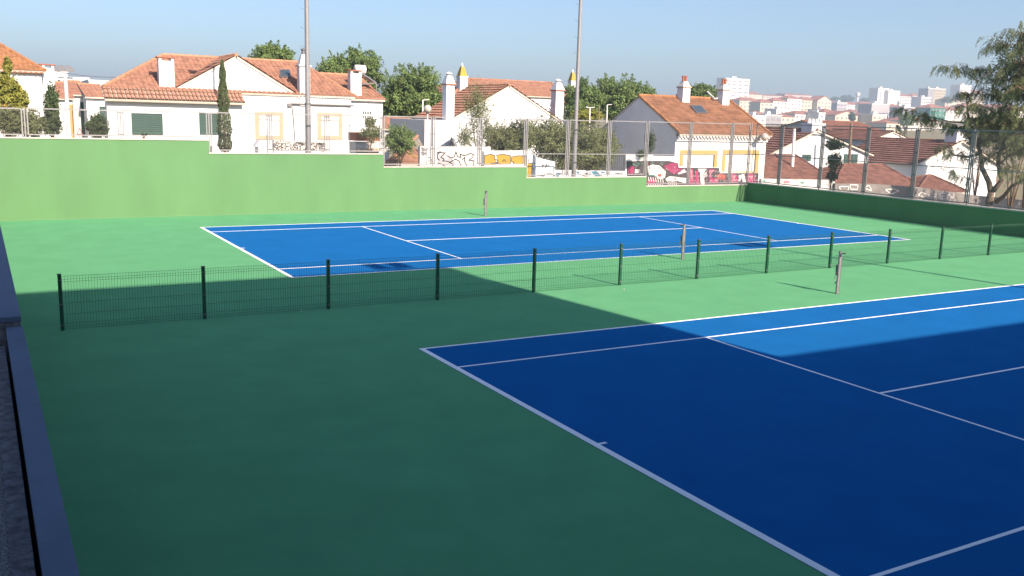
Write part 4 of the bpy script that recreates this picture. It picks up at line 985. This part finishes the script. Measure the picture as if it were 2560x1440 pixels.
# pepper tree
PXX = 31.4
def PT(px, py, dx=0): return PX(px, py, PXX+dx)
base = PT(2480, 516); pt = thing('pepper_tree', 'large weeping pepper tree with forked trunk at the right edge', 'tree', (base.x, base.y, -.9))
mb = MB()
def br(pts, r0, r1, dxs=None):
    q = [PT(x, y, (dxs[i] if dxs else 0)) for i, (x, y) in enumerate(pts)]
    mb.tube(q, [1.1*(r0+(r1-r0)*i/(len(q)-1)) for i in range(len(q))], 8)
b0 = V3((base.x, base.y, -1.0))
mb.tube([b0, PT(2472, 512), PT(2478, 480)], [.22, .17, .14], 9)
br([(2478, 482), (2472, 455), (2455, 420), (2450, 380), (2440, 340), (2425, 310)], .12, .05)
br([(2425, 310), (2420, 285), (2418, 262), (2430, 235), (2445, 205), (2435, 180)], .05, .012, [0, .1, .2, .3, .4, .5])
br([(2418, 312), (2395, 322), (2370, 318)], .035, .012)
br([(2450, 385), (2420, 392), (2385, 388), (2362, 370)], .06, .015, [0, -.2, -.4, -.6])
br([(2482, 478), (2505, 450), (2495, 410), (2500, 380), (2520, 360)], .11, .05, [0, .2, .3, .4, .5])
br([(2520, 360), (2545, 330), (2560, 290), (2600, 240)], .05, .02)
br([(2490, 505), (2510, 490), (2530, 465), (2570, 442), (2640, 420)], .09, .04, [0, -.2, -.4, -.5, -.6])
br([(2500, 410), (2520, 390), (2560, 380)], .04, .02)
br([(2435, 345), (2470, 300), (2510, 270), (2550, 200), (2555, 120)], .06, .015, [0, .4, .8, 1.0, 1.0])
br([(2445, 205), (2420, 185), (2385, 178), (2365, 170)], .02, .006, [.4, .3, .2, .1])
br([(2445, 205), (2465, 185), (2480, 175)], .015, .006, [.4, .5, .6])
mb.build('trunk', MATS['bark_pale'], pt, smooth=True)
L_ = []; tw = MB()
def spray(s, l, side):
    d = V3((side.x*.35+random.gauss(0, .2), side.y*.35+random.gauss(0, .2), -1)).normalized(); m_ = max(6, int(l/.038))
    for j in range(m_):
        t = j/m_; p_ = s+d*(l*t)+side*(.10*l*math.sin(t*2.2))
        for q_ in range(2):
            ax = (rdir(-.5)+d*.5).normalized(); L_.append((p_+ax*.03+V3((random.gauss(0, .018), random.gauss(0, .018), 0)), ax, random.uniform(.055, .10), .30, (side+V3((0, -.4, .5))).normalized()))
def bough(px, py, dx, n, reach=.9, dens=9, ln=(.2, .6)):
    b = PT(px, py, dx)
    for k in range(n):
        a = random.uniform(0, 2*PI); out = V3((math.cos(a), math.sin(a), 0)); l = reach*random.uniform(.45, 1.1)
        e = b+out*l+V3((0, 0, l*random.uniform(-.15, .45))); m_ = b.lerp(e, .5)+V3((0, 0, l*.22))
        tw.tube([b, m_, e], [.012, .008, .003], 4)
        for j in range(dens):
            t = random.uniform(.25, 1.05); q = (b*(1-t)**2+m_*(2*t*(1-t))+e*t*t); spray(q, random.uniform(*ln), (out+rdir(0)*.5).normalized())
for a in ((2530, 120, 1.0, 7), (2555, 90, 1.0, 7), (2600, 130, 1.0, 8), (2640, 200, .6, 10), (2560, 165, 1.2, 9), (2520, 200, .9, 9), (2570, 230, .6, 10), (2505, 245, .8, 8), (2620, 290, .2, 10), (2545, 280, .3, 9), (2490, 285, .5, 7), (2520, 335, .4, 7), (2575, 350, -.2, 9), (2470, 320, .2, 6)): bough(*a[:3], int(a[3]*2.4), 1.3, 11, (.15, .5))
for a in ((2470, 350, .3, 6), (2500, 320, .6, 7), (2535, 310, .8, 7), (2480, 230, .8, 5), (2435, 178, .5, 5), (2395, 178, .2, 4), (2370, 172, .1, 3), (2475, 178, .6, 4), (2425, 240, .3, 5), (2415, 270, .2, 6), (2440, 300, 0, 6), (2395, 320, 0, 5), (2370, 316, -.2, 4)): bough(*a[:3], int(a[3]*1.6), .75, 9, (.15, .5))
for a in ((2362, 370, -.6, 5), (2390, 388, -.4, 5), (2300, 292, .3, 5), (2262, 276, .5, 4), (2330, 305, .1, 5), (2240, 320, .5, 3), (2500, 385, .4, 5), (2545, 380, .3, 6), (2455, 400, .2, 4), (2530, 420, .2, 5), (2385, 430, -.5, 3), (2420, 450, -.3, 3), (2570, 440, -.5, 5)): bough(*a[:3], int(a[3]*1.6), .85, 8, (.15, .55))
mb2 = MB(); mb2.tube([PT(2425, 308), PT(2380, 305, .1), PT(2320, 290, .3), PT(2262, 274, .5)], [.035, .025, .018, .006], 6); mb2.build('branch', MATS['bark_pale'], pt, smooth=True)
tw.build('twigs', MATS['bark'], pt, kind='stuff')
leaf_cloud(L_, 'crown', MATS['leaf_pepper'], pt)
dk = thing('evergreen_tree', 'dark evergreen behind the top of the pepper tree', 'tree', tuple(PX(2600, 300, 36))[:2]+(-.9,))
mb = MB(); q = PX(2580, 160, 36); mb.tube([(ORI[dk].x, ORI[dk].y, -.9), q], [.2, .05], 8); mb.build('trunk', MATS['bark'], dk)
L_ = crown_leaves(PX(2575, 175, 36), (1.5, 1.9, 1.8), 7000, .13, 50, 14, .28); leaf_cloud(L_, 'crown', MATS['leaf_dark'], dk)

# ------------------------------------------------------------------ small street things
def pole_thing(name, label, cat, a, b, r0, r1, m, group=None):
    t = thing(name, label, cat, tuple(a), group); MB().tube([a, b], [r0, r1], 8).build('shaft', MATS[m], t); return t
# globe lamp
gb = P(1069, 272, 17.2); gl = thing('globe_lamp', 'smoked glass globe street lamp on a slim white post', 'street lamp', (gb.x, 17.2, .2))
MB().tube([(gb.x, 17.2, 0), (gb.x, 17.2, gb.z-.17)], [.035, .03], 10).build('post', MATS['white_paint'], gl)
mat('globe', (.42, .40, .36), .12, spec=.6)
MB().lathe((gb.x, 17.2, gb.z-.18), [(.05, 0)]+[(.18*math.sin(PI*(k+.6)/9.6), .18-.18*math.cos(PI*(k+.6)/9.6)) for k in range(9)]+[(.02, .358)], 20).build('globe', MATS['globe'], gl, smooth=True)
MB().lathe((gb.x, 17.2, gb.z-.24), [(.03, 0), (.07, .04), (.07, .07)], 12).build('collar', MATS['bolt'], gl)
# round street lamp by brown roof
gb = P(1911, 342, 23.2); gl = thing('globe_lamp', 'round street lamp at the corner of the brown roofed house', 'street lamp', (gb.x, 23.2, -2))
MB().tube([(gb.x, 23.2, -2), (gb.x, 23.2, gb.z-.2)], .04, 8).build('post', MATS['white_paint'], gl)
MB().lathe((gb.x, 23.2, gb.z-.25), [(.05, 0)]+[(.25*math.sin(PI*(k+.6)/9.6), .25-.25*math.cos(PI*(k+.6)/9.6)) for k in range(9)]+[(.02, .498)], 18).build('globe', MATS['globe'], gl, smooth=True)
# utility pole left, with cables
ub = P(172, 330, 40); ut = P(163, 188, 40)
up1 = thing('utility_pole', 'leaning concrete utility pole on the side street', 'pole', tuple(ub))
MB().tube([ub-V3((0, 0, 1.5)), ut], [.15, .09], 8).build('shaft', MATS['grey_wall'], up1)
MB().bar(ut+V3((-.4, 0, -.15)), ut+V3((.4, 0, -.15)), .07).build('cross_arm', MATS['bolt'], up1)
def cable(label, a, b, sag, r=.012):
    pts = [a.lerp(b, i/12)-V3((0, 0, sag*4*(i/12)*(1-i/12))) for i in range(13)]
    tag(MB().tube(pts, r, 5).build('cable', MATS['bolt']), label, 'cable')
cable('black overhead cable from the left chimney to the big roof', P(112, 172, 31), P(300, 193, 31), .12, .014)
cable('thin cable low across the side street towards the white house', P(140, 243, 40), P(250, 252, 40), .1, .012)
cable('thin cable at mid height across the side street', P(150, 266, 38), P(268, 280, 38), .1, .010)
rs = thing('road_sign', 'small triangular warning sign on the side street', 'sign', tuple(P(199, 336, 30)))
a, b, c_ = P(191, 337, 30), P(207, 336, 30), P(199, 318, 30)
MB().prism([a, b, c_], (0, .02, 0)).build('sign_border', MATS['orange_paint'], rs); m_ = (a+b+c_)/3
MB().prism([m_+(p-m_)*.6+V3((0, -.006, 0)) for p in (a, b, c_)], (0, .005, 0)).build('sign_face', MATS['white_paint'], rs)
MB().tube([V3((m_.x, 30.04, .3)), V3((m_.x, 30.04, m_.z+.2))], .02, 6).build('post', MATS['galv'], rs)
# antenna poles in front of house C
pa = P(872, 268, 18.6); pb = P(876, 376, 18.6)
an_ = thing('antenna_mast', 'thin aerial mast in front of the big white house', 'antenna', (pb.x, 18.6, 1))
MB().tube([V3((pb.x, 18.6, .5)), pa], .018, 6).build('mast', MATS['grey_metal'], an_)
for (y, w_) in ((280, .16), (314, .38)):
    q = P(873, y, 18.6); MB().bar(q-V3((w_, 0, .02)), q+V3((w_, 0, -.05)), .015).bar(q-V3((w_*.5, .3, 0)), q+V3((w_*.5, .3, 0)), .015).build('crossbar', MATS['grey_metal'], an_)
pole_thing('stake', 'short dark crooked stake beside the cream window', 'stake', P(669, 376, 16.2)-V3((0, 0, .6)), P(667, 326, 16.2), .02, .016, 'bolt')
pole_thing('tree_stake', 'pale leaning wooden stake in front of the bush', 'stake', P(1405, 435, 17), P(1413, 393, 17), .025, .02, 'bark_pale')
# satellite dish
sdh = P(1127, 356, 22.8); dsh = thing('satellite_dish', 'grey satellite dish turned sideways above the silver graffiti', 'satellite dish', (sdh.x, 22.8, sdh.z-.5))
mb = MB(); ax = V3((.85, -.45, .25)).normalized(); s_ = ax.orthogonal().normalized(); u_ = ax.cross(s_)
rings = [(0, 0), (.12, .015), (.24, .05), (.34, .10)]; pts = []
for r, z in rings:
    for j in range(18): a = 2*PI*j/18; pts.append(sdh+s_*(r*math.cos(a))+u_*(r*math.sin(a))+ax*z)
mb.v = pts+[p-ax*.012 for p in pts]
for off in (0, len(pts)):
    for k in range(3):
        for j in range(18):
            f = (off+k*18+j, off+k*18+(j+1) % 18, off+(k+1)*18+(j+1) % 18, off+(k+1)*18+j); mb.f.append(f if off == 0 else f[::-1])
mb.build('dish', MATS['grey_metal'], dsh, smooth=True)
MB().tube([sdh-u_*.3+ax*.1, sdh+ax*.4], .012, 6).build('feed_arm', MATS['bolt'], dsh)
MB().tube([sdh-ax*.02, sdh-ax*.02-V3((0, 0, .55))], .025, 6).build('mast', MATS['galv'], dsh)
# street lamps and poles by the trees behind
for (px, yt, yb_, Y, lab, arm) in ((1498, 264, 305, 40, 'bare wooden pole left of the grey gable', 0), (1518, 262, 305, 41, 'lamp post with a short arm next to the grey gable', 1), (1475, 269, 300, 42, 'double arm lamp post in front of the trees', 2), (1057, 250, 300, 38, 'thin bent lamp post behind the globe lamp', 1)):
    b, tpp = P(px, yb_, Y), P(px, yt, Y)
    t = pole_thing('lamp_post' if arm else 'wooden_pole', lab, 'pole', b-V3((0, 0, 2)), tpp, .06, .045, 'grey_wall' if arm else 'bark_pale')
    for s in ([] if arm == 0 else [1] if arm == 1 else [-1, 1]): MB().bar(tpp, tpp+V3((s*.45, 0, .04)), .08, .05).build('lamp_arm', MATS['white_aged'], t)
# wooden utility poles by house H
for (px, yt, yb_, Y, lab) in ((1984, 322, 390, 26.5, 'short grey utility pole in front of the dark red roof'), (2126, 308, 405, 27, 'taller wooden utility pole beside the green shutters')):
    b, tpp = P(px, yb_, Y), P(px+2, yt, Y); pole_thing('utility_pole', lab, 'pole', b-V3((0, 0, 2)), tpp, .13, .10, 'bark_pale' if px > 2000 else 'grey_wall')
cable('cable sagging across the white gable by the utility poles', P(1930, 318, 26.4), P(2126, 312, 26.9), .6)
cable('lower cable in front of the green shutters', P(1905, 378, 25), P(2200, 396, 25), .3)
cable('upper thin cable beside the short utility pole', P(1984, 324, 26.4), P(2050, 350, 26.4), .2)
# iron gate by grey wall
gt = thing('iron_gate', 'dark iron bar gate between the low wall and the mural', 'gate', tuple(P(1545, 425, 19.6)))
a, b = P(1532, 428, 19.6), P(1564, 390, 19.6)
MB().bar((a.x, 19.6, b.z), (b.x, 19.6, b.z), .05).bar((a.x, 19.6, a.z-.3), (b.x, 19.6, a.z-.3), .05).build('rail', MATS['bolt'], gt)
for i in range(7): x = a.x+(b.x-a.x)*i/6; MB().tube([(x, 19.6, a.z-.9), (x, 19.6, b.z+.05)], .014, 6).build('bar', MATS['bolt'], gt)
# little litter on court
for i, (px, py) in enumerate(((753, 778), (1560, 723))):
    q = PZ(px, py, .012); tag(MB().lathe((q.x, q.y, .005), [(.018, 0), (.022, .008), (.01, .014)], 7).build('litter_scrap', MATS['white_paint']), ('tiny white scrap on the shaded court below the fence', 'tiny white scrap by the sunlit foot of a green post')[i], 'litter')

# ------------------------------------------------------------------ distant city on the hill
CW = {}
def cmat(k, c):
    if k not in CW: CW[k] = mat('city_'+k, c, .9, .06, .08)
    return CW[k]
cmat('white', (.60, .59, .58)); cmat('cream', (.48, .44, .36)); cmat('grey', (.25, .25, .27)); cmat('lilac', (.34, .33, .36)); cmat('green', (.04, .17, .12)); cmat('yellow', (.38, .33, .22)); cmat('pink', (.48, .40, .38))
rm_ = mat('city_roof', (.27, .125, .095), .9, .25, .15)
wmesh = MB().box(-.5, .5, -.18, .02, -.5, .5).build('window', MATS['glass']); wdata = wmesh.data; bpy.data.objects.remove(wmesh)
mat('city_window', (.22, .22, .25), .3, spec=.5); wdata.materials.clear(); wdata.materials.append(MATS['city_window'])
def city(px0, px1, top, bot, Y, colr, rf, label, ww=1.3, wh=1.4, pit=3.6, flo=3.1, dep=12):
    a, b = P(px0, (top+bot)/2, Y), P(px1, (top+bot)/2, Y); zt = P((px0+px1)/2, top, Y).z; zb = P((px0+px1)/2, bot, Y).z
    t = thing('city_building', label, 'building', ((a.x+b.x)/2, Y, zb), 'buildings on the far hillside')
    x0, x1 = a.x, b.x; h = zt-zb; rh = 0
    zg = min(zb-8, ground_h(x0, Y)-1)
    if rf == 'hip': rh = min(2.8, h*.25)
    elif rf == 'gable': rh = min(4.0, h*.3)
    MB().box(x0, x1, Y, Y+dep, zg, zt-rh).build('wall', CW[colr], t)
    if rf == 'hip':
        ym = Y+dep/2; i = min(dep/2, (x1-x0)/2-.1); A, B, C_, D = (x0-.5, Y-.5, zt-rh), (x1+.5, Y-.5, zt-rh), (x1+.5, Y+dep+.5, zt-rh), (x0-.5, Y+dep+.5, zt-rh); R0, R1 = (x0+i, ym, zt), (x1-i, ym, zt)
        MB().face([A, B, R1, R0]).face([B, C_, R1]).face([C_, D, R0, R1]).face([D, A, R0]).face([D, C_, B, A]).build('roof', rm_, t)
    elif rf == 'gable':
        xm = (x0+x1)/2; MB().prism([(x0, Y, zt-rh), (x1, Y, zt-rh), (xm, Y, zt-.3)], (0, dep, 0)).build('gable_wall', CW[colr], t)
        for s in ((x0-.5, x1), (x1+.5, x0)):
            e = s[0]; MB().prism([(e, Y-.4, zt-rh-.2), (xm, Y-.4, zt-.1), (xm, Y-.4, zt+.3), (e, Y-.4, zt-rh+.2)], (0, dep+.8, 0)).build('roof', rm_, t)
    else:
        MB().box(x0-.2, x1+.2, Y-.2, Y+dep+.2, zt, zt+.7).build('parapet', CW['white'], t)
        MB().box(x0+(x1-x0)*.35, x0+(x1-x0)*.55, Y+3, Y+6, zt+.7, zt+2.4).build('roof_hut', CW['white'], t)
    if ww:
        nx = max(1, int((x1-x0)/pit)); nz = max(1, min(8, int((h-rh)/flo)))
        for k in range(nz):
            for i in range(nx):
                o = place(wdata, 'window', (x0+(x1-x0)*(i+.5)/nx, Y, zt-rh-flo*(k+.55)), t); o.scale = (ww*random.choice((1, 1, 1.3)), 1, wh)
    return t
city(1812, 1872, 198, 262, 640, 'white', 'flat', 'tall white apartment tower above the brown roof chimney', 4.2, 1.1, 6.5, 3.3)
city(1848, 1902, 243, 300, 560, 'cream', 'hip', 'cream apartment block right of the brown roof')
city(1866, 1906, 229, 260, 700, 'cream', 'hip', 'cream block with red roof on the hill crest beside the tower')
city(1900, 1932, 247, 298, 520, 'cream', 'hip', 'narrow cream block beside the wide cream apartments')
city(1932, 1968, 244, 292, 525, 'white', 'hip', 'white apartment block with red roof edge in the hillside row')
city(1968, 2003, 238, 284, 540, 'white', 'hip', 'white block with grey side wall in the middle of the hillside row')
city(2003, 2043, 242, 280, 545, 'cream', 'hip', 'cream block just left of the gabled city block')
city(2043, 2078, 240, 286, 540, 'cream', 'gable', 'cream gabled block ending the hillside row')
city(1908, 1960, 236, 250, 720, 'pink', 'hip', 'pinkish roofs on the hill crest left of centre')
city(1962, 2030, 234, 248, 740, 'pink', 'hip', 'long pinkish roofline on the hill crest')
city(2078, 2096, 250, 276, 600, 'white', 'hip', 'small white house in the gap right of the gabled block', 1.6, 1.6)
city(2092, 2117, 258, 282, 560, 'lilac', 'flat', 'lilac grey flat block beside the long white row', 3, 1.3)
city(2117, 2150, 254, 284, 590, 'white', 'hip', 'white row house with red roof below the water tower')
city(2150, 2192, 254, 286, 585, 'white', 'hip', 'white row with red roof left of the tall white slab')
city(2194, 2221, 222, 262, 680, 'white', 'flat', 'tall white slab with dark stair windows on the skyline', 1.6, 2.2, 7)
city(2220, 2249, 228, 262, 675, 'white', 'flat', 'blank bright white slab next to the tall slab', 0)
city(2249, 2280, 234, 264, 690, 'white', 'hip', 'white block with bluish windows right of the slabs', 2.2, 1.4)
city(2280, 2304, 233, 264, 700, 'pink', 'hip', 'pale pink block with red roof right of the slabs')
city(2302, 2326, 244, 276, 620, 'white', 'flat', 'white flat block left of the grey yellow tower', 2.5, 1.2)
city(2318, 2333, 222, 280, 640, 'grey', 'flat', 'narrow grey tower against the sky', 0)
city(2333, 2362, 223, 278, 640, 'yellow', 'flat', 'pale yellow tower beside the narrow grey tower', 2.4, 1.3)
city(2398, 2426, 214, 262, 660, 'white', 'flat', 'white tower seen through the pepper tree branches', 2.2, 1.4)
city(2430, 2460, 224, 262, 660, 'cream', 'hip', 'cream block with red roof through the pepper tree')
city(2362, 2398, 244, 285, 600, 'cream', 'hip', 'cream block behind the upper pepper tree twigs')
city(1880, 1914, 292, 325, 330, 'white', 'flat', 'white flat house low in the valley beside the brown roof', 1.6, 1.2)
city(1912, 1953, 290, 322, 360, 'grey', 'flat', 'grey block with bluish windows low in the valley', 2.2, 1.2)
city(1952, 1987, 284, 316, 380, 'cream', 'hip', 'small cream house with red roof low in the valley')
city(1987, 2046, 277, 312, 400, 'white', 'hip', 'long white house with red roof above the dark red roof')
city(2046, 2062, 284, 312, 390, 'white', 'flat', 'tiny white house wedged between red roofs', 1.5, 1.2)
city(2060, 2096, 271, 308, 410, 'grey', 'hip', 'grey fronted house with bright red hip roof', 3, 1.5)
city(2088, 2144, 278, 314, 390, 'cream', 'gable', 'cream gabled house in the valley centre')
city(2144, 2180, 282, 314, 400, 'white', 'hip', 'white house with pale roof right of the cream gable')
city(2178, 2222, 262, 296, 440, 'lilac', 'flat', 'blank lilac grey wall below the white slabs', 0)
city(2180, 2216, 288, 318, 380, 'cream', 'flat', 'low cream house left of the drooping foliage', 1.6, 1.2)
city(2220, 2262, 260, 292, 450, 'white', 'hip', 'white house with red roof below the white slabs')
city(2258, 2290, 270, 304, 420, 'grey', 'flat', 'dark grey block left of the cream balcony house', 2, 1)
city(2289, 2319, 270, 304, 415, 'cream', 'hip', 'cream balcony house beside the green house', 2, 1)
city(2325, 2364, 260, 304, 400, 'green', 'hip', 'green walled house with red roof', 1.5, 1.5)
city(2364, 2410, 266, 306, 400, 'white', 'hip', 'white house right of the green walled house')
city(2250, 2356, 294, 326, 300, 'white', 'hip', 'long white house with wide red roof behind the right fence')
city(2410, 2470, 258, 310, 420, 'cream', 'hip', 'cream and red house behind the pepper tree trunk')
city(2470, 2560, 262, 310, 420, 'white', 'hip', 'white houses at the right edge behind the pepper tree')
city(2216, 2252, 300, 330, 280, 'cream', 'hip', 'small cream house at the fence top left of drooping leaves')
city(1745, 1812, 258, 300, 640, 'cream', 'hip', 'cream block hidden behind the brown roof')
# filler row behind
for i in range(16):
    px = 1880+i*40+random.uniform(-8, 8)
    city(px, px+random.uniform(26, 40), 252+random.uniform(0, 16)+(i > 8)*4, 300, 800+random.uniform(-40, 40), random.choice(('white', 'pink', 'cream', 'white')), 'hip', 'pale house number row on the hill'+'', 1.8, 1.4)
fill = [o for o in bpy.data.objects if o.get('label', '').startswith('pale house number')]
ORD = 'first second third fourth fifth sixth seventh eighth ninth tenth eleventh twelfth thirteenth fourteenth fifteenth sixteenth'.split()
fill.sort(key=lambda o: o.location.x)
for o, w_ in zip(fill, ORD): o['label'] = 'small pale house, %s from the left along the upper hillside row' % w_; o['group'] = 'small houses filling the hillside'
low = []
for i in range(22):
    px = 1890+i*27+random.uniform(-6, 6); tp = random.uniform(270, 288)
    low.append(city(px, px+random.uniform(16, 30), tp, 306, 470+random.uniform(-30, 60), random.choice(('white', 'white', 'cream', 'pink', 'lilac')), random.choice(('hip', 'hip', 'gable', 'flat')), 'x', 1.4, 1.3))
low.sort(key=lambda o: o.location.x)
NUM = ORD+['seventeenth', 'eighteenth', 'nineteenth', 'twentieth', 'twenty-first', 'twenty-second']
for o, w_ in zip(low, NUM): o['label'] = 'low hillside house, %s from the left along the middle slope' % w_; o['group'] = 'houses along the middle slope'
# water tower
wb = P(2143, 252, 900); wt = thing('water_tower', 'white water tower on the tree covered ridge', 'tower', (wb.x, 900, wb.z-6))
zt = P(2143, 231, 900).z; zn = P(2143, 241, 900).z
MB().tube([(wb.x, 900, wb.z-8), (wb.x, 900, zn)], [1.6, 1.5], 12).build('shaft', CW['white'], wt)
MB().lathe((wb.x, 900, zn-1), [(1.5, 0), (3.0, 2), (3.0, zt-zn+.5), (2.4, zt-zn+1)], 16).build('tank', CW['white'], wt)
for i, (px, py, rx, ry, lab) in enumerate(((2090, 250, 18, 7, 'low dark pine at the left of the far ridge'), (2118, 247, 20, 9, 'round dark pine left of the water tower'), (2165, 252, 16, 7, 'dark pines just right of the water tower'), (2185, 250, 10, 8, 'dark pine touching the tall white slab'), (1948, 238, 9, 4, 'tiny dark pine above the hillside roofs'))):
    tree('stone_pine', lab, 'tree', [(px, py, rx, ry)], 880, 1100, 2.2, 'leaf_dark', shoots=0, clumps=22, th=.5, group='pines on the far ridge', zb=P(px, py+10, 880).z)
for i, (px, py, rx, ry, Y, lab) in enumerate(((2268, 300, 22, 16, 240, 'pale green tree in the valley left of the long red roof'), (2130, 292, 8, 12, 380, 'slim dark tree between the cream gable and white house'), (2370, 250, 26, 9, 560, 'dark green clump on the hill below the yellow tower'), (2310, 300, 14, 6, 300, 'small green tree above the long red roof'))):
    tree('hill_tree', lab, 'tree', [(px, py, rx, ry)], Y, 1300, .7, 'leaf_dark' if i else 'leaf', shoots=2, clumps=22, th=.25, group='trees among the hillside houses', zb=P(px, py+ry+8, Y).z)

# trees off to the right whose shade falls on the low roofs
for i, (x, y, h, lab) in enumerate(((47, -4, 9.5, 'tall tree outside the right edge, nearest the court'), (54, 1, 10.5, 'tall tree outside the right edge shading the low roofs'), (61, 5, 10, 'farthest tall tree outside the right edge'))):
    t = thing('shade_tree', lab, 'tree', (x, y, -1), 'shade trees beyond the right edge')
    mb = MB(); limbs(mb, (x, y, -1), (x, y, h-3), (3, 3, 2.6), .28, 7); mb.build('trunk', MATS['bark'], t, smooth=True)
    leaf_cloud(crown_leaves((x, y, h-3), (3.2, 3.2, 2.8), 5000, .34, 40, 6, .3), 'crown', MATS['leaf_pepper'], t)

for i, (px, py, rx, ry, Y, lab) in enumerate(((2545, 352, 62, 44, 12, 'leafy tree behind the pepper tree at the right edge'), (2455, 340, 46, 26, 21, 'low green tree behind the pepper tree trunk'), (2500, 305, 70, 22, 34, 'green hedge trees above the orange red roof'))):
    tree('valley_tree', lab, 'tree', [(px, py, rx, ry)], Y, 4200, .16, 'leaf_olive', shoots=6, th=.12, group='trees behind the pepper tree', zb=-5)

# ------------------------------------------------------------------ air
hz = MB().box(-2300, 2300, -2300, 2300, -40, 62).build('haze', bpy.data.materials.new('haze'))
hz['kind'] = 'stuff'
hm = hz.data.materials[0]; hm.use_nodes = True; hn = hm.node_tree.nodes; hl = hm.node_tree.links
hn.remove(hn['Principled BSDF']); pv = hn.new('ShaderNodeVolumePrincipled')
pv.inputs['Color'].default_value = (.62, .80, 1.0, 1); pv.inputs['Density'].default_value = .00060; pv.inputs['Anisotropy'].default_value = .2
hl.new(pv.outputs[0], hn['Material Output'].inputs['Volume'])
